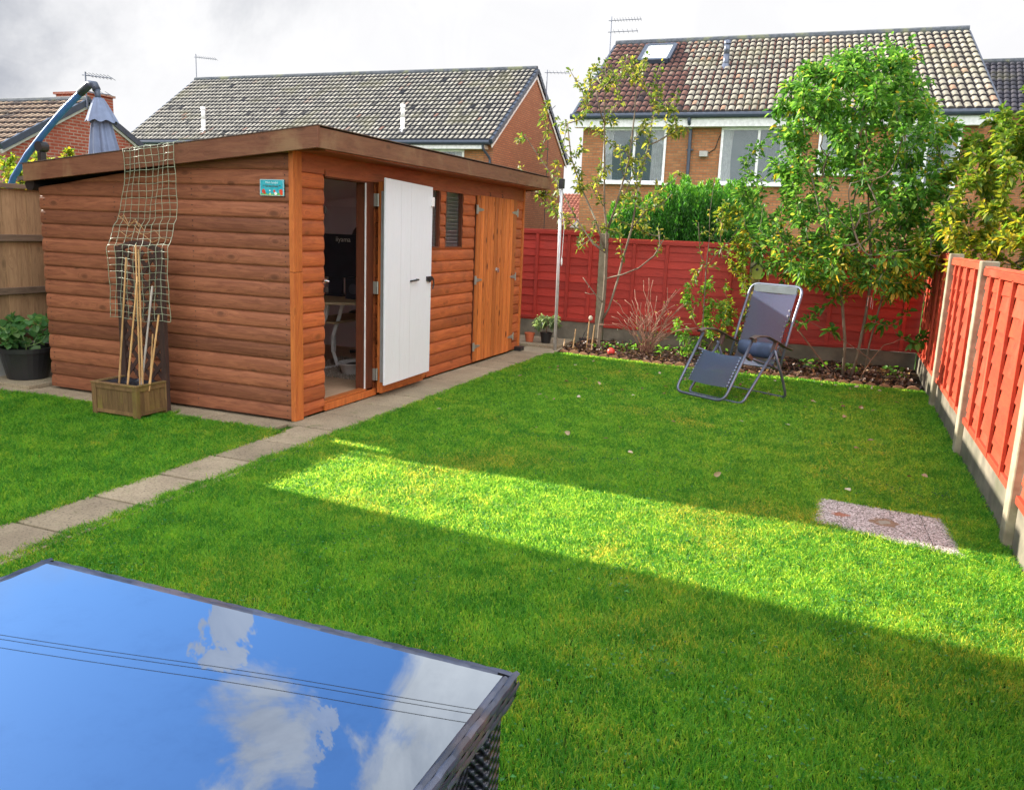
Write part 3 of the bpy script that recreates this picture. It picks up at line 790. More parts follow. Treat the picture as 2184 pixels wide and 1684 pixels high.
s = MB(); s.tube([(-0.98, 2.70, 0.10), (-0.98, 2.70, 0.46)], 0.03)
for k in range(5): s.tube([(-0.98, 2.70, 0.13), (-0.98+0.24*math.cos(k*1.257), 2.70+0.22*math.sin(k*1.257), 0.10)], 0.018)
s.build('base', M_black, oc)
tub = thing('washing_up_bowl', (-0.50, 1.58, 0.075), 'white plastic washing-up bowl on the shed floor by the desk legs', 'bowl')
s = MB(); sc_ = Matrix.Diagonal((1, 1.25, 1, 1))
s.lathe([(0.0, 0.0), (0.10, 0.0), (0.115, 0.015), (0.135, 0.10), (0.155, 0.105), (0.155, 0.11), (0.133, 0.112), (0.11, 0.02), (0.0, 0.012)], (-0.48, 1.58, 0.078), 32, M=sc_)
s.build('bowl_shell', M_white, tub, smooth=True)
s = MB(); s.ellipsoid((-0.49, 1.60, 0.15), (0.10, 0.12, 0.03)); s.build('dark_cloth', M_black, tub, smooth=True)
# rug of pile tufts
n = 9000; x = rng.uniform(-1.1, -0.12, n); y = rng.uniform(1.30, 2.3, n); 
h = rng.uniform(0.012, 0.03, n); a = rng.uniform(0, 6.28, n)
V = np.stack([np.stack([x-.003, y, np.full(n, .077)], 1), np.stack([x+.003, y+.002, np.full(n, .077)], 1), np.stack([x+.012*np.cos(a), y+.012*np.sin(a), .077+h], 1)], 1).reshape(-1, 3)
F = np.arange(3*n).reshape(-1, 3)
tag(np_mesh('shaggy_rug', V, F, surf('rug_pile', (0.42, 0.36, 0.30), (0.22, 0.18, 0.15), 60, vary=0.9), attrs={'rnd': rng.random(n)}), 'shaggy brown and cream rug on the shed floor behind the threshold', 'rug')

# ---- black bait box and shed-side items
bb = thing('bait_box', (0.02, 4.38, 0.01), 'low black plastic box on the slabs at the far shed corner', 'box')
s = MB(); s.box((-0.045+0.06, 4.30, 0.012), (0.10, 4.42, 0.05)); s.build('box_base', M_black, bb, bevel=0.004)
s = MB(); s.box((0.01, 4.295, 0.0505), (0.105, 4.425, 0.06)); s.build('lid', M_black, bb, bevel=0.003)

# ---------------------------------------------------------------- planter, lattice, canes, net
pl = thing('trellis_planter', (-1.14, -0.40, 0), 'mossy square wooden planter with a tall lattice trellis back, against the shed end wall', 'planter')
PX0, PX1, PY0, PY1, PH = -1.35, -0.93, -0.545, -0.235, 0.25
s = MB()
for (a, b) in ((PX0, PY0), (PX1-0.04, PY0), (PX0, PY1-0.035), (PX1-0.04, PY1-0.035)): s.box((a, b, 0), (a+0.04, b+0.035, PH-0.012))
s.build_each('corner_post', M_planter, pl, bevel=0.003)
s = MB()
nb = 7
for k in range(nb):
    a = PX0+0.041+k*(PX1-PX0-0.082)/nb; s.box((a+0.001, PY0+0.010, 0.04), (a+(PX1-PX0-0.082)/nb-0.001, PY0+0.022, PH-0.03))
for k in range(5):
    a = PY0+0.036+k*(PY1-PY0-0.072)/5; s.box((PX1-0.024, a+0.001, 0.04), (PX1-0.012, a+(PY1-PY0-0.072)/5-0.001, PH-0.03)); s.box((PX0+0.012, a+0.001, 0.04), (PX0+0.024, a+(PY1-PY0-0.072)/5-0.001, PH-0.03))
s.box((PX0+0.041, PY1-0.022, 0.04), (PX1-0.041, PY1-0.010, PH-0.03))
s.build('side_boards', M_planter, pl)
s = MB()
for z0, z1 in ((0.03, 0.055), (PH-0.045, PH-0.012)):
    s.box((PX0+0.041, PY0+0.003, z0), (PX1-0.041, PY0+0.0095, z1)); s.box((PX1-0.0115, PY0+0.036, z0), (PX1-0.004, PY1-0.036, z1))
s.box((PX0-0.004, PY0-0.004, PH-0.0115), (PX1+0.002, PY0+0.03, PH)); s.box((PX1-0.03, PY0+0.0305, PH-0.0115), (PX1+0.002, PY1, PH)); s.box((PX0-0.004, PY0+0.0305, PH-0.0115), (PX0+0.03, PY1, PH))
s.build('rim', M_planter, pl, bevel=0.002)
s = MB(); s.grid(lambda u, v: pt(PX0+0.03+u*(PX1-PX0-0.06), PY0+0.03+v*(PY1-PY0-0.06), PH-0.01-0.03*math.sin(math.pi*u)*math.sin(math.pi*v)+0.012*math.sin(u*19)*math.sin(v*13)), 24, 16)
lm = plain('liner_plastic', (0.02, 0.022, 0.028), 0.25); s.build('liner', lm, pl, smooth=True)
s = MB()
TZ = 1.22; ty = PY1-0.012
for xx in (PX0+0.015, PX1-0.02): s.box((xx-0.023, ty-0.016, 0.003), (xx+0.023, ty+0.017, TZ-0.02))
pts = [(PX0+0.015+(PX1-PX0-0.035)*t, ty, TZ-0.04+0.05*math.sin(math.pi*t)) for t in [i/10 for i in range(11)]]
for a, b in zip(pts[:-1], pts[1:]): s.beam(a, b, 0.03, 0.035)
s.build('trellis_frame', M_lattice, pl)
s = MB()
L = PX1-PX0-0.075; xa = PX0+0.035; xb = xa+L
for k in range(-3, 9):
    z0 = 0.25+k*0.135
    for sgn in (1, -1):
        # line from x=xa at z0 rising at 50 deg
        tn = 1.15
        q0, q1 = 0.0, L
        za = lambda q: z0+tn*q
        if za(L) > TZ-0.05: q1 = max(0, (TZ-0.05-z0)/tn)
        if z0 < 0.25: q0 = (0.25-z0)/tn
        if q1-q0 < 0.03: continue
        if sgn == 1: s.beam((xa+q0, ty-0.003, za(q0)), (xa+q1, ty-0.003, za(q1)), 0.007, 0.030, up=(0.7, 0, 0.7))
        else: s.beam((xb-q0, ty+0.004, za(q0)), (xb-q1, ty+0.004, za(q1)), 0.007, 0.030, up=(-0.7, 0, 0.7))
s.build('lattice', M_lattice, pl)
canes = [((-1.22, 0.2), (-1.12, 1.13), 0.007), ((-1.16, 0.2), (-1.035, 1.0), 0.007), ((-1.06, 0.2), (-1.045, 1.22), 0.0065), ((-0.995, 0.2), (-1.03, 1.19), 0.007),
         ((-1.03, 0.2), (-0.925, 1.10-0.16), 0.008), ((-0.97, 0.2), (-0.95, 0.60), 0.0065), ((-0.94, 0.2), (-0.895, 0.74), 0.0075)]
cl = ['leftmost bamboo cane in the planter, leaning right', 'second bamboo cane from the left in the planter, leaning right', 'tallest bamboo cane, upright in the planter middle',
      'bamboo cane leaning left behind the tallest cane', 'grey weathered bamboo cane leaning right in the planter', 'shortest bamboo cane in the planter', 'short thick bamboo cane at the planter right side']
for i, ((x0, z0), (x1, z1), rr) in enumerate(canes):
    s = MB(); P = []; RR = []
    y0 = -0.42+0.02*(i % 3); y1 = -0.39+0.008*i
    for k in range(19):
        t = k/18; P.append((x0+(x1-x0)*t, y0+(y1-y0)*t, z0+(z1-z0)*t)); RR.append(rr*(1.25 if k % 5 == 2 else 1)*(1-0.25*t))
    s.tube(P, RR, 8)
    tag(s.build('bamboo_cane', M_greywood if i == 4 else M_cane), cl[i], 'cane', 'canes standing in the planter')
# climbing net draped over the roof edge
def netpt(u, v):
    # v: 0 on roof .. 1 bottom
    if v < 0.06:
        t = v/0.06; return pt(-1.36+0.48*u, 0.10-0.24*t, rf(-1.36+0.48*u)+0.012+0.006*math.sin(u*20))
    t = (v-0.06)/0.94
    xl = np.interp(t, [0, 0.12, 0.25, 0.45, 0.55, 1.0], [-1.36, -1.355, -1.385, -1.445, -1.40, -1.42])
    xr = np.interp(t, [0, 0.12, 0.25, 0.45, 0.55, 1.0], [-0.88, -0.88, -0.885, -0.895, -0.835, -0.855])
    x = xl+(xr-xl)*u
    ztop = rf(x)
    z = ztop-0.0+(-ztop+0.68+0.01*math.sin(9*u))*t
    yy = -0.145+0.012*math.sin(u*11+t*9)-0.14*max(0, min(1, (t-0.42)/0.16))
    return pt(x+0.003*math.sin(t*40+u*7), yy, z)
def rf(x): return 2.046+0.0993*(x-0.295)+0.006
s = MB()
NU, NV = 9, 27
for i in range(NU+1): s.tube([netpt(i/NU, j/(NV*3)) for j in range(NV*3+1)], 0.0021 if 0 < i < NU else 0.0026, 5)
for j in range(NV+1): s.tube([netpt(i/(NU*2), j/NV)+Vector((0, -0.002, 0.0015*math.sin(i*2.1))) for i in range(NU*2+1)], 0.0021, 5)
tag(s.build('climbing_net', plain('pale_green_plastic_net', (0.27, 0.31, 0.21), 0.4), smooth=True), 'pale green plastic climbing net hanging from the shed roof over the trellis', 'net')
s = MB()
for k in range(4):
    a = Vector((-1.44+random.random()*0.2, -0.17, 1.2+random.random()*0.25))
    P = [a+Vector((t*0.035*(1+k*0.4), -0.008, 0.03*math.sin(t*2+k)-0.01*t)) for t in range(6)]
    s.tube(P, 0.0022, 5)
tag(s.build('dried_tendrils', M_cane), 'dry straw-coloured plant stems caught in the climbing net', 'dry stems')

# ---------------------------------------------------------------- fences
def wavy_panel(name, x0, x1, z0, z1, parent, mat, battens, face, axis):
    """overlap panel: rough-edged boards, battens, top and bottom rails. face: direction sign of the viewer side.
    axis 'x': runs along x at y=0 plane; axis 'y': runs along y at x=0"""
    P = bpy.data.objects.new('fence_panel', None); COL.objects.link(P); P.parent = parent
    o0 = wloc(parent)
    P.location = (0, 0, 0)
    def T(u, w, z):    # u along, w outwards from the fence line towards the viewer
        return pt(u, BY(u)+face*w, z) if axis == 'x' else pt(FXX+face*w, u, z)
    s = MB()
    nb = max(3, int(round((z1-z0)/0.105))); ph = (z1-z0-0.02)/nb
    for k in range(nb):
        zb = z0+0.01+k*ph
        ph1, ph2, ph3 = random.uniform(0, 6), random.uniform(0, 6), random.uniform(0, 6)
        amp = random.uniform(0.004, 0.011)
        def wv(u): return amp*(math.sin(u*3.1+ph1)+0.5*math.sin(u*9+ph2)+0.25*math.sin(u*23+ph3))
        n = 36
        vs = []; fs = []
        for i in range(n+1):
            u = x0+(x1-x0)*i/n
            lo = zb-0.018+wv(u)
            vs += [T(u, 0.004, lo), T(u, 0.018, lo), T(u, 0.005, min(zb+ph+0.012, z1)), T(u, -0.004, min(zb+ph+0.012, z1))]
            if i < n:
                b = i*4
                fs += [(b, b+4, b+5, b+1), (b+1, b+5, b+6, b+2), (b+2, b+6, b+7, b+3)]
        s.add(vs, fs)
    s.build('boards', mat, P)
    for u in battens:
        s = MB(); a = T(u, 0.034, z0+0.01); 
        if axis == 'x': s.box((u-0.021, min(BY(u)+face*0.016, BY(u)+face*0.036), z0+0.01), (u+0.021, max(BY(u)+face*0.016, BY(u)+face*0.036), z1-0.035))
        else: s.box((min(FXX+face*0.016, FXX+face*0.036), u-0.021, z0+0.01), (max(FXX+face*0.016, FXX+face*0.036), u+0.021, z1-0.035))
        s.build('batten', mat, P, bevel=0.002)
    s = MB()
    for (za, zb_, w) in ((z1-0.045, z1+0.002, 0.030), (z0, z0+0.04, 0.026)):
        s.beam(T(x0, w/2+0.006, (za+zb_)/2), T(x1, w/2+0.006, (za+zb_)/2), w, zb_-za)
    s.build_each('rail', mat, P, bevel=0.003)
    s = MB(); s.beam(T(x0, 0.002, z1+0.010), T(x1, 0.002, z1+0.010), 0.055, 0.014); s.build('capping', mat, P, bevel=0.002)
    return P
BYA, BYB = 5.70, 0.0
def BY(u): return 5.70
FXX = 4.49
bf = thing('garden_fence', (0.67, 5.7, 0), 'dark red overlap panel fence across the far end of the garden', 'fence')
def post(x, y, h, par, w=0.1):
    s = MB(); s.box((x-w/2, y-w/2, -0.05), (x+w/2, y+w/2, h)); s.build('concrete_post', M_conc, par, bevel=0.008)
for (x0, x1, zt, bt) in ((-1.10, 0.61, 1.44, (-0.75, -0.24, 0.18+0.02, 0.5)), (0.73, 2.52, 1.36, (1.08, 1.50, 1.98, 2.3)), (2.65, 4.47, 1.34, (3.02, 3.48, 3.92, 4.30))):
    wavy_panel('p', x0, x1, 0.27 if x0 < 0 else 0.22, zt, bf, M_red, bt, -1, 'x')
    s = MB(); s.box((x0, 5.685, -0.3), (x1, 5.725, 0.265 if x0 < 0 else 0.215)); s.build('gravel_board', M_gravelbd, bf, bevel=0.004)
post(0.67, 5.70, 1.43, bf); post(2.585, 5.70, 1.42, bf, 0.11); post(-1.2, 5.70, 1.43, bf); post(4.53, 5.74, 1.40, bf, 0.08)
rf_ = thing('garden_fence', (4.49, 1.6, 0), 'sunlit orange-red overlap panel fence with concrete posts along the right side', 'fence')
for (y0, y1, zt, bt) in ((3.49, 5.66, 1.36, (3.90, 4.35, 4.80, 5.25)), (1.66, 3.38, 1.33, (1.98, 2.40, 2.80, 3.12)), (-0.30, 1.54, 1.30, (0.05, 0.48, 0.90, 1.26)), (-2.26, -0.42, 1.28, (-1.92, -1.5, -1.1, -0.72)), (-4.3, -2.38, 1.28, (-3.9, -3.4, -2.9))):
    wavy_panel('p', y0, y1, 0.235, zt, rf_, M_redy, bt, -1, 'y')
    s = MB(); s.box((4.475, y0, -0.3), (4.515, y1, 0.23)); s.build('gravel_board', M_gravelbd, rf_, bevel=0.004)
for yy, h in ((3.43, 1.38), (1.60, 1.35), (-0.36, 1.33), (-2.32, 1.33)): post(4.49, yy, h, rf_, 0.11)
lf = thing('garden_fence', (-3.0, 0, 0), 'weathered brown featheredge board fence left of the shed', 'fence')
s = MB()
y = -4.0
while y < 6.0:
    k_ = int(round(y/0.112)) % 2; s.box((-3.022+0.004*k_, y-0.004, 0.30), (-3.010+0.006*k_+random.uniform(0, .002), y+0.116, 1.60 if y > -0.1 else 1.70)); y += 0.112  # boards out of frame raised to lengthen the fence shadow on the lawn
s.build('boards', M_leftfence, lf)
for zz in (0.36, 0.72, 1.165):
    s = MB(); s.box((-3.004, -4, zz), (-2.972, 6, zz+0.055)); s.build('rail', M_leftrail, lf, bevel=0.003)
s = MB(); s.box((-3.03, -0.03, 1.602), (-2.965, 6, 1.64)); s.box((-3.03, -4, 1.702), (-2.965, -0.035, 1.74)); s.build_each('capping', M_leftrail, lf, bevel=0.003)
s = MB(); s.box((-3.025, -4, -0.2), (-2.99, 6, 0.298)); s.build('gravel_board', surf('pale_gravel_board', (0.36, 0.36, 0.34), (0.26, 0.26, 0.25), 6, rough=0.9), lf)

# ---------------------------------------------------------------- leaves / plants machinery
def leaf_arrays(P, D, L, Wd, roll=None, fold=0.25, droop=0.25):
    """P base points, D directions (unit), L lengths, Wd widths -> V,F(4) for two-quad folded leaves"""
    n = len(P)
    up = rng.normal(0, 0.45, (n, 3))+np.array([0, 0, 1.0])
    S = np.cross(D, up); S /= np.linalg.norm(S, axis=1)[:, None]+1e-9
    N = np.cross(S, D)
    L = L[:, None]; Wd = Wd[:, None]
    c = P
    q = lambda t, w, dz: c+D*L*t+S*Wd*w+N*(Wd*dz)-np.array([0, 0, 1.0])*L*droop*t*t
    V = np.stack([q(0, 0, 0), q(0.30, -0.5, fold), q(0.68, -0.42, fold*.6), q(1, 0, 0), q(0.68, 0.42, fold*.6), q(0.30, 0.5, fold)], 1).reshape(-1, 3)
    b = np.arange(n)[:, None]*6
    F = np.vstack([np.hstack([b, b+1, b+2, b+3]), np.hstack([b, b+3, b+4, b+5])])
    return V, F
def unit(a): return a/(np.linalg.norm(a, axis=1)[:, None]+1e-9)
class Plant:
    """branch network grown by joining target points to the nearest node"""
    def __init__(s): s.nodes = []; s.par = []; s.n_child = []
    def stem(s, pts):
        idx = []
        for k, q in enumerate(pts):
            s.nodes.append(Vector(q)); s.par.append(idx[-1] if idx else -1); idx.append(len(s.nodes)-1)
        return idx
    def grow(s, targets, up=0.25, step=0.10, minz=0.0):
        for t in targets:
            A = np.array([tuple(q) for q in s.nodes]); tv = np.array(t)
            dv = tv-A; dist = np.linalg.norm(dv, axis=1)
            # prefer attaching below the target
            cost = dist*(1+up*np.clip(-(dv[:, 2])/(dist+1e-6), -0.6, 1)*2.0)
            i = int(np.argmin(cost)); p0 = s.nodes[i]; p1 = Vector(t)
            L = (p1-p0).length; k = max(2, int(L/step)); last = i
            bend = Vector((random.uniform(-1, 1), random.uniform(-1, 1), random.uniform(-0.5, 0.2)))*L*0.07
            for j in range(1, k+1):
                u = j/k; q = p0.lerp(p1, u)+bend*math.sin(math.pi*u)-Vector((0, 0, up*0.25*L*math.sin(math.pi*u)))
                s.nodes.append(q); s.par.append(last); last = len(s.nodes)-1
    def mesh(s, name, mat, parent, r_tip=0.003, expo=0.42, rmax=0.05):
        n = len(s.nodes); w = np.zeros(n)
        kids = [[] for _ in range(n)]
        for i, p in enumerate(s.par):
            if p >= 0: kids[p].append(i)
        for i in range(n-1, -1, -1):
            w[i] = max(1, sum(w[k] for k in kids[i]))
        rad = np.minimum(r_tip*w**expo, rmax)
        s.rad = rad; s.w = w; s.kids = kids
        mb = MB()
        for i in range(n):     # chains
            start = (s.par[i] < 0) or (kids[s.par[i]] and kids[s.par[i]][0] != i)
            if not start: continue
            ch = [i] if s.par[i] < 0 else [s.par[i], i]
            c = i
            while kids[c]:
                c = kids[c][0]; ch.append(c)
            if len(ch) < 2: continue
            rr = [rad[k] for k in ch]
            if s.par[i] >= 0: rr[0] = min(rr[0], rr[1]*1.3)
            mb.tube([s.nodes[k] for k in ch], rr, 6 if rad[ch[-1]] < 0.01 else 8, cap=True)
        return mb.build(name, mat, parent, smooth=True)
    def leaves(s, name, mat, parent, n, L=(0.05, 0.08), ratio=0.5, wmax=3, spread=0.04, rfun=None, droop=0.3, upb=0.2, zmin=0):
        seg = [i for i in range(len(s.nodes)) if s.par[i] >= 0 and s.w[i] <= wmax and s.nodes[i].z > zmin]
        seg = np.array(seg); pick = seg[rng.integers(0, len(seg), n)]
        A = np.array([tuple(q) for q in s.nodes]); B = A[pick]; C = A[np.array(s.par)[pick]]
        t = rng.random((n, 1)); P = B*t+C*(1-t)
        tw = unit(B-C)
        D = unit(tw*0.45+rng.normal(0, 0.75, (n, 3))+np.array([0, 0, upb]))
        P = P+D*rng.uniform(0, spread, (n, 1))
        Ls = rng.uniform(L[0], L[1], n)
        V, F = leaf_arrays(P, D, Ls, Ls*ratio, droop=droop)
        r = rng.random(n) if rfun is None else rfun(P)
        return np_mesh(name, V, F, mat, parent, attrs={'rnd': np.tile(r, 2)}, smooth=False)
M_bark = surf('bark', (0.20, 0.155, 0.11), (0.11, 0.085, 0.06), 14, stretch=(1, 1, 0.4), rough=0.85, c3=(0.30, 0.27, 0.20), bstr=0.6)
M_bark2 = surf('reddish_twig', (0.26, 0.13, 0.08), (0.15, 0.075, 0.05), 14, rough=0.8)
GREEN = [(0.0, (0.035, 0.11, 0.018)), (0.5, (0.085, 0.225, 0.035)), (0.86, (0.22, 0.37, 0.07)), (0.93, (0.34, 0.30, 0.035)), (1.0, (0.50, 0.33, 0.04))]
YELG = [(0.0, (0.06, 0.13, 0.015)), (0.35, (0.13, 0.21, 0.025)), (0.65, (0.28, 0.28, 0.03)), (0.85, (0.48, 0.34, 0.03)), (1.0, (0.48, 0.13, 0.03))]
OLIVE = [(0.0, (0.05, 0.095, 0.02)), (0.5, (0.13, 0.18, 0.035)), (0.8, (0.24, 0.25, 0.05)), (1.0, (0.46, 0.36, 0.05))]
M_leafG = leafmat('cherry_leaf', GREEN, spec=0.3)
M_leafY = leafmat('autumn_leaf', YELG)
M_leafO = leafmat('pear_leaf', OLIVE)
M_leafF = leafmat('fresh_leaf', [(0.0, (0.06, 0.18, 0.02)), (0.6, (0.13, 0.30, 0.035)), (1.0, (0.32, 0.38, 0.06))])
def V3(*a): return Vector(a)
# tree 1: slim pear, several upright limbs
t1 = thing('pear_tree', (0.93, 4.87, 0), 'slim sparse-leaved pear tree rising in front of the far fence near the shed', 'tree', 'garden trees')
p = Plant()
tr = p.stem([V3(0.93, 4.85, 0), V3(0.90, 4.86, 0.15), V3(0.905, 4.87, 0.35), V3(0.93, 4.88, 0.6), V3(0.93, 4.89, 0.9), V3(0.92, 4.9, 1.2), V3(0.91, 4.9, 1.45)])
def branch(p, i, pts):
    last = i
    for q in pts:
        p.nodes.append(Vector(q)); p.par.append(last); last = len(p.nodes)-1
    return last
branch(p, tr[2], [(1.0, 4.87, 0.55), (1.08, 4.86, 0.85), (1.14, 4.85, 1.15), (1.22, 4.86, 1.5), (1.26, 4.86, 1.9), (1.34, 4.86, 2.4), (1.38, 4.86, 2.8)])
branch(p, tr[4], [(1.15, 4.82, 0.96), (1.35, 4.8, 1.05), (1.52, 4.8, 1.2), (1.62, 4.8, 1.4)])
branch(p, tr[6], [(0.86, 4.9, 1.75), (0.84, 4.88, 2.2), (0.80, 4.9, 2.7), (0.78, 4.9, 3.2), (0.77, 4.9, 3.42)])
branch(p, tr[5], [(0.75, 4.92, 1.6), (0.55, 4.95, 1.95), (0.40, 4.95, 2.3), (0.33, 4.95, 2.7)])
branch(p, tr[5], [(0.78, 4.8, 1.3), (0.55, 4.78, 1.6), (0.30, 4.78, 2.0), (0.05, 4.78, 2.3), (-0.15, 4.78, 2.55)])
branch(p, tr[6], [(1.0, 4.95, 1.8), (1.10, 5.0, 2.3), (1.13, 5.0, 2.8), (1.12, 5.0, 3.2)])
branch(p, tr[5], [(0.7, 4.95, 1.35), (0.55, 4.95, 1.25), (0.5, 4.92, 1.0), (0.66, 4.88, 0.95)][:2])
T = []
for k in range(120):
    z = random.uniform(1.45, 3.45)**1.0
    cx = 0.85+0.08*(z-1.4); hw = np.interp(z, [1.3, 1.8, 2.4, 3.0, 3.45], [0.45, 0.85, 0.95, 0.70, 0.35])
    T.append((cx+random.uniform(-hw, hw)*0.98, 4.9+random.uniform(-0.42, 0.42), z))
T.sort(key=lambda q: q[2])
T += [(0.66, 4.85, 0.90), (0.70, 4.84, 0.72), (0.74, 4.83, 0.78), (0.35, 4.9, 3.28), (1.64, 4.85, 3.02), (1.70, 4.85, 2.6), (-0.22, 4.8, 2.5), (-0.22, 4.8, 2.2)]
p.grow(T, 0.3)
p.mesh('trunk', M_bark, t1, 0.0042, 0.43, 0.050)
p.leaves('crown', M_leafO, t1, 2900, (0.04, 0.075), 0.5, wmax=3, rfun=lambda P: np.clip(rng.random(len(P))*1.0, 0, 1), zmin=0.9)
# tree 2: dense leafy tree, three stems
t2 = thing('cherry_tree', (3.83, 4.55, 0), 'dense green leafy tree with three thin trunks in the bed near the right corner', 'tree', 'garden trees')
p = Plant()
a = p.stem([V3(3.78, 4.60, 0), V3(3.82, 4.60, 0.3), V3(3.85, 4.6, 0.7), V3(3.86, 4.6, 1.1), V3(3.80, 4.6, 1.5), V3(3.72, 4.6, 2.0), V3(3.65, 4.6, 2.5), V3(3.6, 4.6, 3.0)])
b = p.stem([V3(3.70, 4.58, 0), V3(3.68, 4.58, 0.4), V3(3.60, 4.56, 0.85), V3(3.5, 4.55, 1.25), V3(3.3, 4.5, 1.7), V3(3.1, 4.5, 2.3), V3(3.0, 4.5, 2.8)])
c = p.stem([V3(3.90, 4.62, 0), V3(3.92, 4.6, 0.4), V3(3.98, 4.6, 0.85), V3(4.05, 4.6, 1.4), V3(4.1, 4.6, 1.9), V3(4.0, 4.6, 2.6), V3(3.97, 4.6, 3.2)])
T = []
for k in range(560):
    z = random.uniform(0.98, 3.25)
    cx = np.interp(z, [1.0, 1.5, 2.3, 3.2], [3.75, 3.62, 3.50, 3.50]); hw = np.interp(z, [0.95, 1.15, 1.6, 2.2, 2.6, 3.0, 3.3], [0.60, 1.0, 1.12, 1.12, 1.0, 0.72, 0.35])
    th = random.uniform(0, 6.283); rr = math.sqrt(random.random())
    T.append((cx+hw*rr*math.cos(th), 4.55+min(hw, 0.85)*0.8*rr*math.sin(th), z))
T.sort(key=lambda q: abs(q[0]-3.6)+abs(q[2]-1.5))
T += [(3.14, 4.6, 3.15), (3.97, 4.6, 3.38), (3.5, 4.6, 3.2), (3.7, 4.6, 3.15), (2.62, 4.6, 2.4), (3.3, 4.6, 3.3), (2.98, 4.55, 3.0), (3.75, 4.55, 3.4), (4.15, 4.6, 3.05), (3.85, 4.7, 3.2), (3.55, 4.5, 3.38), (4.4, 4.6, 2.6), (2.75, 4.5, 2.75)]
p.grow(T, 0.25)
p.mesh('trunk', M_bark, t2, 0.0028, 0.40, 0.032)
def r2(P):
    base = rng.random(len(P))*0.86
    yel = rng.random(len(P)) < (0.04+0.30*np.clip((1.7-P[:, 2])/0.8, 0, 1)+0.12*np.clip(P[:, 0]-3.9, 0, 1))
    return np.where(yel, rng.uniform(0.88, 1.0, len(P)), base)
p.leaves('crown', M_leafG, t2, 22000, (0.045, 0.078), 0.5, wmax=5, spread=0.09, rfun=r2, droop=0.35, zmin=0.9)
# low side shoots of tree 2
p3 = Plant(); q = p3.stem([V3(3.86, 4.5, 0.02), V3(3.95, 4.45, 0.25), V3(4.05, 4.42, 0.42)])
p3.grow([(4.2, 4.4, 0.5), (4.35, 4.4, 0.46), (4.42, 4.4, 0.55), (4.1, 4.38, 0.62), (4.25, 4.4, 0.8), (3.3, 4.5, 0.6), (3.42, 4.5, 0.75), (3.55, 4.5, 0.55), (3.0, 4.6, 0.55), (3.9, 4.42, 0.65), (3.6, 4.45, 0.95)], 0.1)
p3.mesh('side_shoots', M_bark2, t2, 0.003, 0.3, 0.01)
p3.leaves('side_shoot_leaves', M_leafG, t2, 150, (0.07, 0.11), 0.5, wmax=1, rfun=lambda P: rng.random(len(P))*0.8, zmin=0.35)
# tree 3 beyond the right fence, yellowing
t3 = thing('yellowing_tree', (5.35, 4.2, 0), 'yellow and green autumn tree beyond the right fence', 'tree')
p = Plant(); p.stem([V3(5.35, 4.2, 0), V3(5.33, 4.2, 0.6), V3(5.3, 4.2, 1.2), V3(5.3, 4.2, 1.8), V3(5.3, 4.2, 2.2)])
T = []
for k in range(330):
    z = random.uniform(1.1, 2.75); hw = np.interp(z, [1.1, 1.7, 2.3, 2.8], [0.9, 1.12, 0.9, 0.45]); th = random.uniform(0, 6.283); rr = math.sqrt(random.random())
    T.append((5.25+hw*rr*math.cos(th), 4.1+hw*rr*math.sin(th)*1.1, z))
T.sort(key=lambda q: abs(q[2]-1.3)); T += [(4.95, 3.9, 2.85), (5.3, 4.0, 3.05), (4.65, 4.0, 2.6)]
p.grow(T, 0.25); p.mesh('trunk', M_bark, t3, 0.003, 0.4, 0.04)
p.leaves('crown', M_leafY, t3, 22000, (0.045, 0.08), 0.5, wmax=4, spread=0.05, rfun=lambda P: np.clip(rng.random(len(P))*0.72+np.clip((2.1-P[:, 2])*0.25, -0.2, 0.15), 0, 1), zmin=0.8)
# climber on post 2, tall slim
t4 = thing('pyracantha_climber', (2.55, 5.4, 0), 'slim yellow-green leafy bush climbing beside the middle fence post', 'shrub')
p = Plant(); p.stem([V3(2.58, 5.35, 0), V3(2.58, 5.38, 0.4), V3(2.52, 5.4, 0.9), V3(2.45, 5.42, 1.4), V3(2.38, 5.42, 1.8)])
T = [(np.interp(z, [0.1, 0.9, 1.8], [2.50, 2.42, 2.28])+random.uniform(-1, 1)*w*0.8, 5.35+random.uniform(-0.15, 0.15), z) for z, w in [(random.uniform(0.25, 1.85), 0.24) for _ in range(70)]]
T.sort(key=lambda q: q[2]); p.grow(T, 0.2); p.mesh('stem', M_bark2, t4, 0.0025, 0.4, 0.015)
p.leaves('foliage', M_leafY, t4, 1300, (0.04, 0.07), 0.55, wmax=3, rfun=lambda P: rng.random(len(P))**1.3*0.8, zmin=0.15)
# sapling with bare tall stem and few leaves
t5 = thing('apple_sapling', (2.10, 4.9, 0), 'thin upright young tree with few leaves left of the lounge chair', 'tree')
p = Plant(); q = p.stem([V3(2.12, 4.88, 0), V3(2.13, 4.9, 0.4), V3(2.12, 4.9, 0.8), V3(2.11, 4.9, 1.1), V3(2.12, 4.9, 1.4), V3(2.10, 4.9, 1.72), V3(2.12, 4.9, 2.05)])
branch(p, q[3], [(2.03, 4.9, 1.25), (2.0, 4.9, 1.45), (1.98, 4.9, 1.6)]); branch(p, q[3], [(2.25, 4.9, 1.3), (2.36, 4.9, 1.42), (2.46, 4.9, 1.6)])
p.grow([(1.98, 4.88, 1.05), (2.22, 4.88, 1.1), (2.04, 4.9, 1.5), (2.2, 4.92, 1.55), (2.0, 4.88, 0.95)], 0.1)
p.mesh('trunk', M_bark, t5, 0.0035, 0.35, 0.014)
p.leaves('crown', M_leafO, t5, 110, (0.04, 0.07), 0.5, wmax=2, zmin=0.9)
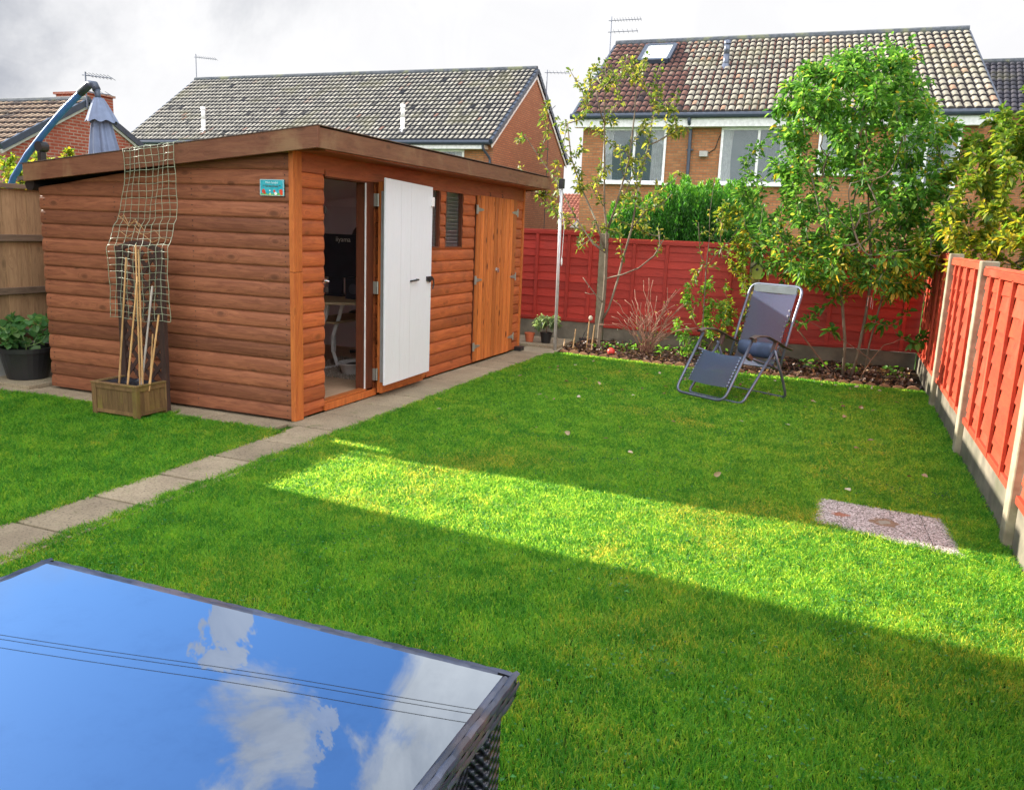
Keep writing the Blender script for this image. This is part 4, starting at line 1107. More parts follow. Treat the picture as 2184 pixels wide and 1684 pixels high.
# bright green bush
t6 = thing('green_bush', (2.0, 4.95, 0), 'bright green small-leaved bush beside the lounge chair footrest', 'shrub')
p = Plant(); p.stem([V3(2.02, 4.98, 0), V3(2.0, 5.0, 0.2)])
T = []
for cx, top, k in ((1.92, 0.95, 26), (2.15, 0.95, 22), (2.28, 0.72, 22), (1.82, 0.45, 12), (2.42, 0.5, 12)):
    for i in range(k): zz = random.uniform(0.1, top); T.append((cx+random.uniform(-0.07, 0.07)+(2.03-cx)*(1-zz/top)*0.6, 5.0+random.uniform(-0.1, 0.1), zz))
T.sort(key=lambda q: q[2]); p.grow(T, 0.3); p.mesh('stem', M_bark2, t6, 0.002, 0.4, 0.01)
p.leaves('foliage', M_leafF, t6, 1500, (0.025, 0.05), 0.7, wmax=3, zmin=0.05)
# bare rose
t7 = thing('bare_rose_bush', (1.52, 4.85, 0), 'bare reddish twiggy rose bush in the bed, without leaves', 'shrub')
p = Plant(); p.stem([V3(1.52, 4.85, 0), V3(1.52, 4.85, 0.05)])
for k in range(46):
    th = random.uniform(-1.25, 1.25); L = random.uniform(0.4, 0.98)*(1-0.2*abs(th)/1.25); dy_ = random.uniform(-0.22, 0.18); P_ = []
    for q in range(9):
        t = q/8; a_ = th*(0.35+0.65*t)
        P_.append(V3(1.50+0.05*math.sin(k*2.3)+L*t*math.sin(a_)*0.9+0.012*math.sin(q*2.1+k), 4.85+dy_*t, 0.02+L*t*math.cos(a_*0.9)+0.008*math.sin(q*3+k)))
    ix = p.stem(P_)
    if k % 2: branch(p, ix[4+k % 3], [P_[4+k % 3]+V3(random.uniform(-.07, .07), 0.02, 0.09), P_[4+k % 3]+V3(random.uniform(-.12, .12), 0.03, 0.19)])
p.mesh('stem', surf('rose_stem', (0.36, 0.20, 0.13), (0.22, 0.10, 0.07), 20), t7, 0.0036, 0.3, 0.010)
p.leaves('leaves', M_leafO, t7, 60, (0.02, 0.04), 0.5, wmax=2)
# conifer hedge beyond the fence
t8 = thing('conifer_hedge', (1.3, 7.6, 0), 'bright green feathery conifer hedge standing behind the far fence', 'hedge')
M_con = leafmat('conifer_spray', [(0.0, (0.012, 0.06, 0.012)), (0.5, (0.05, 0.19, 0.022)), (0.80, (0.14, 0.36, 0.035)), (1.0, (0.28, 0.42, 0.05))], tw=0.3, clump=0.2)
plumes = []
for k in range(130):
    cx = random.uniform(0.25, 2.45); cy = random.uniform(7.1, 8.2)
    top = np.interp(cx, [0.2, 0.45, 0.9, 1.2, 1.6, 2.0, 2.3, 2.5], [1.55, 1.95, 2.0, 2.25, 2.1, 2.2, 2.05, 1.6])+random.uniform(-0.14, 0.10)
    plumes.append((cx, cy, top, random.uniform(0.10, 0.17)))
NL = 80000; pi_ = rng.integers(0, len(plumes), NL); PA = np.array(plumes)[pi_]
t = rng.random(NL)**0.75; z = 0.5+t*(PA[:, 2]-0.5)
rr = PA[:, 3]*np.clip((1-t)*3.2, 0.08, 1)*(0.35+0.65*np.sqrt(rng.random(NL))); th = rng.uniform(0, 6.283, NL)
P = np.stack([PA[:, 0]+rr*np.cos(th), PA[:, 1]+rr*np.sin(th), z], 1)
D = unit(np.stack([np.cos(th)*0.55, np.sin(th)*0.55, np.full(NL, 1.0)], 1)+rng.normal(0, 0.22, (NL, 3)))
Ls = rng.uniform(0.03, 0.07, NL)
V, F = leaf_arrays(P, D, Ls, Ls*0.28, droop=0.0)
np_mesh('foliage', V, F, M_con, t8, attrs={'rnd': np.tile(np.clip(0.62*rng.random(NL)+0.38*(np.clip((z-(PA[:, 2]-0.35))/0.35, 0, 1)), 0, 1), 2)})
s = MB()
for k in range(9): s.tube([(0.4+k*0.24, 7.6, 0), (0.4+k*0.24+random.uniform(-.05, .05), 7.6, 1.7)], [0.04, 0.012])
s.build('trunk', M_bark, t8, smooth=True)
# shrub beyond left fence
t9 = thing('autumn_shrub', (-6.0, 3.2, 0), 'yellow, green and red autumn bush beyond the left fence under the parasol arm', 'shrub')
p = Plant(); p.stem([V3(-6.0, 3.2, 0), V3(-6.0, 3.2, 0.8), V3(-6.0, 3.2, 1.4)])
T = [(-6.15+random.uniform(-1.0, 0.9), 3.2+random.uniform(-0.6, 0.6), random.uniform(1.2, 2.22)) for _ in range(150)]
T = [q for q in T if q[2] < 2.28-0.38*abs(q[0]+6.5)]
T.sort(key=lambda q: q[2]); p.grow(T, 0.2); p.mesh('stem', M_bark, t9, 0.003, 0.4, 0.03)
p.leaves('foliage', M_leafY, t9, 5200, (0.05, 0.09), 0.45, wmax=4, rfun=lambda P: np.clip(rng.random(len(P))*0.9+0.25*np.clip(P[:, 0]+6.0, -0.5, 0.4), 0, 1), zmin=1.0)

# ---- potted plants, small bed things
def pot(loc, r0, r1, h, mat, label, cat='pot', name='plant_pot'):
    o = thing(name, loc, label, cat)
    s = MB(); s.lathe([(0, 0.001), (r0, 0.001), (r1, h*0.86), (r1*1.06, h*0.86), (r1*1.08, h), (r1*0.98, h), (r1*0.95, h*0.88), (0, h*0.86)], loc, 28)
    s.build('pot', mat, o, smooth=False)
    return o
bp = pot((-2.77, 0.08, 0.036), 0.155, 0.205, 0.265, M_black, 'large black tub of leafy green plants by the left fence', 'potted plant')
p = Plant(); p.stem([V3(-2.77, 0.08, 0.25), V3(-2.77, 0.08, 0.30)])
T = [(-2.80+random.uniform(-0.30, 0.26), 0.06+random.uniform(-0.2, 0.2), random.uniform(0.34, 0.56)) for _ in range(34)]
p.grow(T, 0.1, 0.05); p.mesh('stems', plain('green_stem', (0.16, 0.26, 0.08)), bp, 0.003, 0.3, 0.008)
p.leaves('leaves', leafmat('geranium_leaf', [(0, (0.05, 0.15, 0.05)), (0.6, (0.10, 0.24, 0.08)), (1, (0.20, 0.32, 0.12))]), bp, 300, (0.05, 0.085), 0.95, wmax=1, zmin=0.32, droop=0.1)
sp = pot((0.18, 4.98, 0.046), 0.055, 0.075, 0.13, M_black, 'small black pot with a bushy grey-green plant on the step slab', 'potted plant')
p = Plant(); p.stem([V3(0.18, 4.98, 0.15), V3(0.18, 4.98, 0.24)])
T = [(0.18+0.22*math.cos(k)*random.uniform(0.2, 1), 4.98+0.15*math.sin(k)*random.uniform(0.2, 1), random.uniform(0.25, 0.40)) for k in range(30)]
p.grow(T, 0.1, 0.05); p.mesh('stems', M_bark2, sp, 0.002, 0.3, 0.006)
p.leaves('leaves', leafmat('sage_leaf', [(0, (0.06, 0.10, 0.05)), (0.6, (0.12, 0.18, 0.08)), (1, (0.22, 0.28, 0.14))]), sp, 500, (0.035, 0.06), 0.4, wmax=1, zmin=0.22, droop=0.6)
M_terra = surf('terracotta', (0.50, 0.14, 0.06), (0.42, 0.11, 0.05), 10, rough=0.8)
pot((-0.16+0.13, 4.95, 0.046), 0.045, 0.062, 0.115, M_terra, 'small empty terracotta pot behind the far shed corner')
# slim metal post with clothes line
ms = thing('metal_pole', (0.41, 4.67, 0), 'tall slim galvanised washing line pole at the end of the path', 'pole')
s = MB(); s.tube([(0.41, 4.67, 0), (0.40, 4.67, 1.0), (0.39, 4.67, 2.02)], 0.019, 12); s.build('pole', plain('pole_galvanised', (0.55, 0.56, 0.58), 0.3, 0.35), ms, smooth=True)
s = MB(); s.box((0.36, 4.64, 1.93), (0.42, 4.70, 2.04)); s.build('pulley_bracket', M_black, ms, bevel=0.004)
s = MB(); s.tube([(0.36, 4.65, 1.95), (0.45, 4.66, 1.5), (0.44, 4.66, 1.12)], 0.004, 6); s.build('cord', M_white, ms)
s = MB(); s.ellipsoid((0.44, 4.66, 1.08), (0.012, 0.012, 0.05), 10, 8); s.build('cord_toggle', M_white, ms, smooth=True)
# solar light stake
sl = thing('solar_stake_light', (0.62, 5.0, 0.02), 'thin solar garden light on a leaning black stake in the bed', 'garden light')
s = MB(); s.tube([(0.60, 5.0, 0.0), (0.74, 5.0, 0.38)], 0.005, 6); s.build('stake', M_black, sl)
s = MB(); s.box((0.62, 4.96, 0.12), (0.70, 5.02, 0.145)); s.build('solar_panel', M_black, sl, bevel=0.003)
s = MB(); s.ellipsoid((0.745, 5.0, 0.40), (0.026, 0.014, 0.032), 8, 6); s.build('dried_seedhead', plain('seedhead_tan', (0.55, 0.50, 0.38)), sl)  # dried seedhead at the tip of the stake
# canes in bed
for (x0, y0, x1, z1, rr, lb) in ((0.62, 4.72, 0.615, 0.27, 0.007, 'short wooden stick leftmost in the bed by the metal pole'), (0.74, 4.9, 0.73, 0.36, 0.008, 'tallest wooden stick in the bed left of the pear tree'),
                                 (0.86, 4.7, 0.855, 0.34, 0.008, 'wooden stick close to the pear tree trunk'), (0.49, 4.75, 0.47, 0.13, 0.006, 'tiny stick at the foot of the metal pole'),
                                 (3.15, 4.85, 2.80, 0.55, 0.008, 'brown cane leaning against the fence just right of the lounge chair'), (3.60, 4.75, 3.02, 0.66, 0.009, 'long brown cane leaning left in front of the fence near the three-stemmed tree')):
    s = MB(); s.tube([(x0, y0, 0.0), ((x0+x1)/2, y0+0.05, z1/2), (x1, y0+0.1, z1)], [rr, rr, rr*0.8], 7)
    tag(s.build('garden_cane', M_cane if x0 < 2 else M_bark2), lb, 'cane', 'sticks standing in the flower bed')
s = MB(); s.ellipsoid((1.10, 4.72, 0.048), (0.047, 0.047, 0.047), 20, 14)
tag(s.build('ball', plain('faded_red_rubber', (0.75, 0.06, 0.045), 0.4), smooth=True), 'faded red ball lying in the bed by the pear tree', 'ball')
bi = MB(); 
# birdhouse
bh = thing('bird_box', (2.60, 5.60, 0.96), 'small lime green bird box hung on the middle fence post', 'bird box')
s = MB(); bx, bz = 2.62, 0.965
s.prism([(bx-0.05, 5.55, bz), (bx+0.055, 5.55, bz), (bx+0.065, 5.55, bz+0.13), (bx+0.005, 5.55, bz+0.19), (bx-0.06, 5.55, bz+0.13)], (0, 0.09, 0))
s.build('box_body', plain('lime_paint', (0.42, 0.50, 0.10), 0.6), bh)
s = MB(); s.beam((bx-0.085, 5.59, bz+0.118), (bx+0.008, 5.59, bz+0.206), 0.13, 0.012); s.beam((bx+0.09, 5.59, bz+0.118), (bx+0.004, 5.59, bz+0.204), 0.13, 0.012)
s.build('roof', plain('dark_roof', (0.06, 0.07, 0.04)), bh)
s = MB(); s.lathe([(0.0, 0.002), (0.017, 0.002), (0.017, 0)], (bx, 5.549, bz+0.115), 14, M=Matrix.Rotation(R(90), 4, 'X')); s.build('entrance_hole', M_black, bh)
# wind chime
wc = thing('wind_chime', (3.87, 4.40, 0.9), 'small metal wind chime hanging in the three-stemmed tree', 'wind chime')
s = MB(); s.tube([(3.87, 4.40, 1.15), (3.87, 4.40, 0.92)], 0.0015, 5); s.build('string', M_black, wc)
s = MB(); s.lathe([(0, 0.012), (0.035, 0.006), (0.035, 0), (0, 0)], (3.87, 4.40, 0.905), 14); s.build('top_disc', M_terra, wc)
for k in range(5):
    t = k*1.257; s = MB(); s.tube([(3.87+0.026*math.cos(t), 4.40+0.026*math.sin(t), 0.90), (3.87+0.028*math.cos(t), 4.40+0.028*math.sin(t), 0.78+0.012*k)], 0.004, 8); s.build('chime_tube', M_steel, wc)
# scalloped edging pieces
ex = [0.50]; 
def bedy(x): return float(np.interp(x, [0.4, 0.7, 1.1, 1.73, 2.27, 3.35, 4.5], [4.62, 4.55, 4.43, 4.34, 4.28, 4.25, 4.21]))
s = MB(); W_ = 0.128
M_edge = surf('worn_terracotta_edging', (0.30, 0.15, 0.08), (0.20, 0.10, 0.06), 16, rough=0.9, c3=(0.16, 0.14, 0.07), vary=0.5)
proto = None; x = 0.56; k = 0
while x < 4.42:
    an = math.atan2(bedy(x+0.06)-bedy(x-0.06), 0.12)
    if proto is None or k % 4 == 0:
        s = MB(); poly = [(-W_/2, -0.012, -0.03), (W_/2, -0.012, -0.03)]+[(W_/2*math.cos(a), -0.012, 0.012+(0.042+random.uniform(-.006, .004))*math.sin(a)) for a in [math.pi*i/10 for i in range(11)]]
        s.prism(poly, (0, 0.024, 0)); o = s.build('edging_tile', M_edge, None, bevel=0.003); proto = o
    else:
        o = proto.copy(); COL.objects.link(o)
    o.location = (x, bedy(x), random.uniform(-0.012, 0.004)); o.rotation_euler = (random.uniform(-.08, .08), random.uniform(-.05, .05), an+random.uniform(-.05, .05))
    tag(o, 'worn terracotta scalloped edging tile between lawn and flower bed', 'edging tile', 'scalloped terracotta edging tiles'); x += W_+0.003; k += 1
# leaf litter and small weeds in the bed
n = 2600; x = rng.uniform(0.5, 4.42, n); y = np.interp(x, [0.4, 0.7, 1.1, 1.73, 2.27, 3.35, 4.5], [4.62, 4.55, 4.43, 4.34, 4.28, 4.25, 4.21])+0.03+rng.random(n)**1.3*1.2
k = y < 5.6; x, y = x[k], y[k]; n = len(x)
P = np.stack([x, y, 0.02+0.03*rng.random(n)+0.02*(y-4.3)], 1); D = unit(np.stack([rng.normal(0, 1, n), rng.normal(0, 1, n), rng.normal(0.1, 0.35, n)], 1)); Ls = rng.uniform(0.03, 0.065, n)
V, F = leaf_arrays(P, D, Ls, Ls*0.6, droop=0.1)
M_litter = leafmat('dead_leaf', [(0, (0.04, 0.02, 0.015)), (0.6, (0.09, 0.045, 0.028)), (0.9, (0.18, 0.09, 0.05)), (1, (0.34, 0.22, 0.09))], tw=0.1)
tag(np_mesh('leaf_litter', V, F, M_litter, attrs={'rnd': np.tile(rng.random(n), 2)}), 'brown fallen leaves covering the dark flower bed soil', 'fallen leaves', kind='stuff')
n = 260; cxs = rng.choice([0.95, 1.25, 1.62, 1.9, 2.3, 2.9, 3.35, 3.75, 4.2], n); x = cxs+rng.normal(0, 0.07, n); y = 4.75+rng.random(n)*0.5
P = np.stack([x, y, 0.03+0.09*rng.random(n)], 1); D = unit(np.stack([rng.normal(0, 1, n), rng.normal(0, 1, n), rng.uniform(0.1, 1.2, n)], 1)); Ls = rng.uniform(0.04, 0.08, n)
V, F = leaf_arrays(P, D, Ls, Ls*0.5)
tag(np_mesh('weeds', V, F, M_leafF, attrs={'rnd': np.tile(rng.random(n)*0.7, 2)}), 'small green weeds growing low in the flower bed', 'weeds', kind='stuff')
# scattered fallen leaves on the lawn
n = 85; x = np.concatenate([rng.uniform(0.7, 4.3, 55), rng.uniform(0.6, 4.2, 30)]); y = np.concatenate([rng.uniform(2.5, 4.15, 55), rng.uniform(-0.2, 3, 30)])
P = np.stack([x, y, np.full(n, 0.035)], 1); D = unit(np.stack([rng.normal(0, 1, n), rng.normal(0, 1, n), rng.normal(0, .25, n)], 1)); Ls = rng.uniform(0.03, 0.055, n)
V, F = leaf_arrays(P, D, Ls, Ls*0.65, droop=0.0)
tag(np_mesh('lawn_leaves', V, F, leafmat('pale_dead_leaf', [(0, (0.16, 0.08, 0.04)), (0.5, (0.34, 0.24, 0.13)), (1, (0.55, 0.48, 0.36))], tw=0.1), attrs={'rnd': np.tile(rng.random(n), 2)}), 'scattered dry fallen leaves lying on the lawn', 'fallen leaves', kind='stuff')

# ---------------------------------------------------------------- reclining chair
ch = thing('reclining_garden_chair', (2.77, 2.905, 0), 'dark blue-grey mesh reclining lounge chair standing on the lawn, backrest upright', 'chair')
ca = R(-31)
CU = V3(math.cos(ca), math.sin(ca), 0); CVv = V3(-math.sin(ca), math.cos(ca), 0); CO = V3(2.77, 2.905, 0)
def cp(u, v, z): return CO+CU*u+CVv*v+V3(0, 0, z)
def rounded(pts, rr, n=6):
    pts = [Vector(q) for q in pts]; out = [pts[0]]
    for i in range(1, len(pts)-1):
        a, b, c = pts[i-1], pts[i], pts[i+1]
        d1 = (a-b).normalized(); d2 = (c-b).normalized(); r_ = min(rr, (a-b).length*0.45, (c-b).length*0.45)
        p0 = b+d1*r_; p2 = b+d2*r_
        for k in range(n+1):
            t = k/n; out.append(p0*(1-t)**2+b*2*t*(1-t)+p2*t*t)
    out.append(pts[-1]); return out
HWc = 0.275; TB = 0.0125
s = MB(); s.tube(rounded([cp(-HWc, -0.19, 0.575), cp(-HWc, -0.52, 0.05), cp(HWc, -0.52, 0.05), cp(HWc, -0.19, 0.575)], 0.09), TB, 10); s.build('footrest_frame', M_frame, ch, smooth=True)
s = MB(); s.tube(rounded([cp(-HWc-.01, 0.235, 0.29), cp(-HWc-.01, 0.345, 0.66), cp(-HWc-.01, 0.48, 1.02), cp(HWc+.01, 0.48, 1.02), cp(HWc+.01, 0.345, 0.66), cp(HWc+.01, 0.235, 0.29)], 0.09), TB, 10); s.build('backrest_frame', M_frame, ch, smooth=True)
s = MB(); s.tube(rounded([cp(-HWc-.03, 0.10, 0.47), cp(-HWc-.03, -0.30, 0.013), cp(HWc+.03, -0.30, 0.013), cp(HWc+.03, 0.10, 0.47)], 0.06), TB, 10); s.build('leg', M_frame, ch, smooth=True)
s = MB(); s.tube(rounded([cp(-HWc-.045, 0.08, 0.47), cp(-HWc-.045, 0.24, 0.2), cp(-HWc-.045, 0.33, 0.013), cp(HWc+.045, 0.33, 0.013), cp(HWc+.045, 0.24, 0.2), cp(HWc+.045, 0.08, 0.47)], 0.06), TB, 10); s.build('leg', M_frame, ch, smooth=True)
s = MB()
for sg in (-1, 1): s.tube([cp(sg*(HWc-.012), -0.26, 0.43), cp(sg*(HWc-.012), 0.22, 0.285)], 0.011, 10)
s.tube([cp(-HWc, 0.20, 0.29), cp(HWc, 0.20, 0.29)], 0.009, 8); s.tube([cp(-HWc, 0.10, 0.30), cp(HWc, 0.10, 0.30)], 0.009, 8)
s.build('seat_rail', M_frame, ch, smooth=True)
M_arm = plain('brown_black_armrest', (0.09, 0.055, 0.045), 0.35)
for sg in (-1, 1):
    s = MB(); ap = [(-0.235, 0.585), (-0.16, 0.605), (-0.02, 0.595), (0.12, 0.545), (0.25, 0.49), (0.37, 0.455)]
    def af(u, v, sg=sg):
        k = u*(len(ap)-1); i = min(int(k), len(ap)-2); t = k-i
        vv = ap[i][0]*(1-t)+ap[i+1][0]*t; zz = ap[i][1]*(1-t)+ap[i+1][1]*t; w = 0.028+0.008*math.sin(u*math.pi)
        th = 2*math.pi*v; return cp(sg*(HWc+0.015)+w*math.cos(th), vv, zz+0.010*math.sin(th))
    s.grid(af, 20, 12); s.build('armrest', M_arm, ch, smooth=True)
    s = MB(); s.beam(cp(sg*(HWc+.015), -0.185, 0.55), cp(sg*(HWc+.015), -0.185, 0.60), 0.05, 0.035); s.beam(cp(sg*(HWc+.02), 0.09, 0.44), cp(sg*(HWc+.02), 0.13, 0.55), 0.04, 0.03)
    s.beam(cp(sg*(HWc+.005), -0.20, 0.40), cp(sg*(HWc+.005), -0.255, 0.44), 0.04, 0.04); s.beam(cp(sg*(HWc-.005), 0.22, 0.27), cp(sg*(HWc-.005), 0.25, 0.31), 0.04, 0.03)
    s.build_each('joint_bracket', M_arm, ch, bevel=0.004)
def slingmat():
    mt, T, b = newmat('woven_mesh_fabric', 0.75, 0.3)
    c = coords(T)
    n = T.noise(c, 60, 4, 0.7); w = T.new('ShaderNodeTexWave', {'Vector': c, 'Scale': 140.0, 'Distortion': 2.0}, wave_type='BANDS', bands_direction='Z').outputs['Fac']
    col = T.mix(T.ss(n, 0.3, 0.7), (0.03, 0.05, 0.12), (0.055, 0.08, 0.17))
    T.l.new(col, b.inputs['Base Color']); bump(T, b, w, 0.3, 0.002)
    tr = T.new('ShaderNodeBsdfTranslucent', {'Color': (0.82, 0.86, 1.0, 1)}); tp = T.new('ShaderNodeBsdfTransparent')
    m1 = T.new('ShaderNodeMixShader', {0: 0.34, 1: b.outputs[0], 2: tr.outputs[0]}); m2 = T.new('ShaderNodeMixShader', {0: 0.06, 1: m1.outputs[0], 2: tp.outputs[0]})
    T.l.new(m2.outputs[0], T.n['Material Output'].inputs['Surface']); return mt
M_sling = slingmat()
fw2 = 0.225
sprof = [(-0.41, 0.155), (-0.33, 0.28), (-0.225, 0.415), (-0.16, 0.405), (-0.02, 0.34), (0.12, 0.30), (0.20, 0.30), (0.25, 0.36), (0.345, 0.66), (0.462, 0.99)]
def sl_at(t, sag=0.0):
    k = t*(len(sprof)-1); i = min(int(k), len(sprof)-2); f = k-i; f = f
    return sprof[i][0]*(1-f)+sprof[i+1][0]*f, sprof[i][1]*(1-f)+sprof[i+1][1]*f
s = MB()
def sf(u, v):
    vv, zz = sl_at(v); sag = 0.015*math.sin(math.pi*u); return cp((u-0.5)*2*fw2*(1.0+0.05*(v > 0.9)), vv+sag*(0.7 if v > 0.6 else 0.3), zz-sag*0.8)
s.grid(sf, 12, 54); s.build('sling', M_sling, ch, smooth=True)
s = MB(); s.box((-0.235, 0.45, 0.945), (0.235, 0.468, 1.015), M=Matrix.Translation(CO) @ Matrix.Rotation(ca, 4, 'Z')); s.build('top_band', plain('grey_band', (0.10, 0.12, 0.13), 0.8), ch, bevel=0.004)
# elastic lacing and eyelets
s = MB(); e = MB()
for sg in (-1, 1):
    for seg, rail in ((((-0.40, 0.165), (-0.25, 0.40)), ((-0.485, 0.12), (-0.265, 0.44))), (((0.25, 0.37), (0.40, 0.80)), ((0.255, 0.36), (0.40, 0.80)))):
        nE = 10; last = None; s = MB()
        for k in range(nE):
            t = k/(nE-1); va = seg[0][0]*(1-t)+seg[1][0]*t; za = seg[0][1]*(1-t)+seg[1][1]*t
            t2 = (k+0.5)/nE; vb = rail[0][0]*(1-t2)+rail[1][0]*t2; zb = rail[0][1]*(1-t2)+rail[1][1]*t2
            a = cp(sg*(fw2-0.010), va-0.008, za+0.004); b = cp(sg*(HWc-0.004), vb, zb)
            if last: s.tube([last, a], 0.0022, 5)
            s.tube([a, b], 0.0022, 5); last = b
            e.lathe([(0.004, 0), (0.008, 0.001), (0.008, 0.003), (0.004, 0.003)], a, 10, M=Matrix.Rotation(ca, 4, 'Z') @ Matrix.Rotation(R(55 if seg[0][0] < 0 else 75), 4, 'X'))
        s.build('lacing', M_black, ch)
e.build('eyelets', M_steel, ch)
s = MB()
def pf(u, v):
    th = 2*math.pi*v; uu = (u-0.5)*2; e_ = (1-abs(uu)**10)**0.4
    return cp(uu*0.205, 0.255+0.05*math.cos(th)*e_, 0.425+0.072*math.sin(th)*e_+0.012*uu*uu+0.045*math.cos(th)*0)
s.grid(pf, 24, 18); s.build('pillow', plain('navy_pillow', (0.05, 0.075, 0.13), 0.6, var=0.25), ch, smooth=True)

# ---------------------------------------------------------------- rattan glass-topped table
tb = thing('rattan_table', (2.5, -4.5, 0), 'dark woven rattan garden table with a sky-reflecting black glass top', 'table')
def rattan():
    mt, T, b = newmat('woven_rattan', 0.35, 0.6)
    c = coords(T, (1, 1, 1))
    s_ = T.new('ShaderNodeSeparateXYZ', {0: c}).outputs
    hrz = T.math('ADD', s_[0], s_[1]); 
    a = T.math('SINE', T.math('MULTIPLY', hrz, 2*math.pi/0.030)); bz = T.math('SINE', T.math('MULTIPLY', s_[2], 2*math.pi/0.020))
    chk = T.math('MULTIPLY', a, bz)
    n = T.noise(c, 25, 4)
    col = T.mix(T.ss(chk, -0.4, 0.5), (0.012, 0.014, 0.022), (0.055, 0.065, 0.095))
    col = T.mix(T.ss(n, 0.55, 0.75, 0, 0.6), col, (0.16, 0.08, 0.05))
    T.l.new(col, b.inputs['Base Color']); bump(T, b, chk, 0.9, 0.006)
    return mt
M_rat = rattan()
TX0, TX1, TY0, TY1, TH = 2.045, 3.13, -5.50, -3.675, 0.70
def strandrim(p0, p1, out, parent, name='rim'):
    """woven flat strands wrapped round the edge"""
    p0 = Vector(p0); p1 = Vector(p1); d = (p1-p0); L = d.length; d.normalize(); out = Vector(out); s = MB()
    n = int(L/0.011)
    for row, (o0, w0, z0) in enumerate(((0.005, 0.011, 0.0), (0.0155, 0.011, -0.001))):
        k = 0
        while k < L:
            ln = 0.05; a = k+row*0.025
            if a+ln > L: break
            nn = 6; vs = []; fs = []
            for i in range(nn+1):
                t = i/nn; q = p0+d*(a+ln*1.05*t); h = 0.0018*math.sin(math.pi*t)
                vs += [q+out*(o0-w0*0.55)+V3(0, 0, z0+h-0.003), q+out*o0+V3(0, 0, z0+h+0.001), q+out*(o0+w0*0.55)+V3(0, 0, z0+h-0.003)]
                if i < nn: b = i*3; fs += [(b, b+1, b+4, b+3), (b+1, b+2, b+5, b+4)]
            s.add(vs, fs); k += ln
    for row in range(3):      # outer side strands
        k = 0.0
        while k < L:
            a = k+(row % 2)*0.025; ln = 0.05
            if a+ln > L: break
            nn = 6; vs = []; fs = []
            for i in range(nn+1):
                t = i/nn; q = p0+d*(a+ln*1.05*t); h = 0.0025*math.sin(math.pi*t)
                zt = -0.004-row*0.013
                vs += [q+out*(0.019+h)+V3(0, 0, zt), q+out*(0.022+h)+V3(0, 0, zt-0.006), q+out*(0.019+h)+V3(0, 0, zt-0.013)]
                if i < nn: b = i*3; fs += [(b, b+3, b+4, b+1), (b+1, b+4, b+5, b+2)]
            s.add(vs, fs); k += ln
    return s
M_strand = surf('rattan_strand', (0.040, 0.048, 0.072), (0.075, 0.085, 0.12), 18, rough=0.32, spec=0.6, vary=0.7, c3=(0.12, 0.075, 0.06))
s = MB()
s.box((TX0+0.004, TY1-0.036, TH-0.045), (TX1-0.004, TY1-0.003, TH-0.006)); s.box((TX0+0.004, TY0+0.003, TH-0.045), (TX1-0.004, TY0+0.036, TH-0.006))
s.box((TX0+0.003, TY0+0.0365, TH-0.045), (TX0+0.036, TY1-0.0365, TH-0.006)); s.box((TX1-0.036, TY0+0.0365, TH-0.045), (TX1-0.003, TY1-0.0365, TH-0.006))
s.build('rim_frame', M_rat, tb)
for (a, b, o) in (((TX0, TY1-0.022, TH), (TX1, TY1-0.022, TH), (0, 1, 0)), ((TX1-0.022, TY0, TH), (TX1-0.022, TY1, TH), (1, 0, 0)), ((TX0+0.022, TY0, TH), (TX0+0.022, TY1, TH), (-1, 0, 0))):
    strandrim(a, b, o, tb).build('woven_rim', M_strand, tb, smooth=True)
mt, T, b_ = newmat('black_mirror_glass', 0.01, 1.0)
T.l.new(T.mix(T.ss(T.noise(coords(T), 5, 6, 0.7), 0.45, 0.75), (0.60, 0.67, 0.74), (0.53, 0.59, 0.66)), b_.inputs['Base Color']); b_.inputs['Metallic'].default_value = 1.0
bump(T, b_, T.noise(coords(T), 1.3, 1), 0.012, 0.01)
s = MB(); s.box((TX0+0.0225, TY0+0.0225, TH-0.005), (TX1-0.0225, TY1-0.0225, TH-0.001)); s.build('glass_top', mt, tb)
# apron and legs
s = MB()
s.box((TX1-0.075, TY0+0.08, 0.12), (TX1-0.055, TY1-0.08, TH-0.05)); s.box((TX0+0.055, TY0+0.08, 0.12), (TX0+0.075, TY1-0.08, TH-0.05)); s.box((TX0+0.08, TY1-0.075, 0.50), (TX1-0.08, TY1-0.055, TH-0.05))
s.build('apron', M_rat, tb)
for (a, b) in ((TX1-0.075, TY1-0.075), (TX0+0.02, TY1-0.075), (TX1-0.075, TY0+0.02), (TX0+0.02, TY0+0.02)):
    s = MB(); s.box((a, b, 0), (a+0.055, b+0.055, TH-0.046)); s.build('leg', M_rat, tb, bevel=0.008)

# ---------------------------------------------------------------- parasol beyond left fence
um = thing('cantilever_parasol', (-5.0, 2.0, 0), 'closed grey-blue cantilever parasol beyond the left fence', 'parasol')
s = MB()
arm = [(-5.62, 2.0, 1.1), (-5.42, 2.0, 1.45), (-5.22, 2.0, 1.78), (-4.98, 2.0, 2.03), (-4.70, 2.0, 2.26), (-4.40, 2.0, 2.49), (-4.14, 2.0, 2.66), (-4.02, 2.0, 2.735)]
s.tube(arm, 0.034, 12); s.build('arm', plain('blue_enamel', (0.06, 0.19, 0.46), 0.3, 0.2), um, smooth=True)
s = MB(); s.tube([(-4.14, 2.0, 2.665), (-4.0, 2.0, 2.75), (-3.93, 2.0, 2.74), (-3.905, 2.0, 2.69)], 0.042, 12); s.tube([(-3.90, 2.0, 2.70), (-3.89, 2.0, 2.58)], 0.03, 10); s.lathe([(0.0, 0.03), (0.035, 0.03), (0.065, 0.0), (0.06, -0.02)], (-3.89, 2.0, 2.56), 16); s.build('top_joint', plain('dark_joint', (0.06, 0.08, 0.12), 0.4), um, smooth=True)
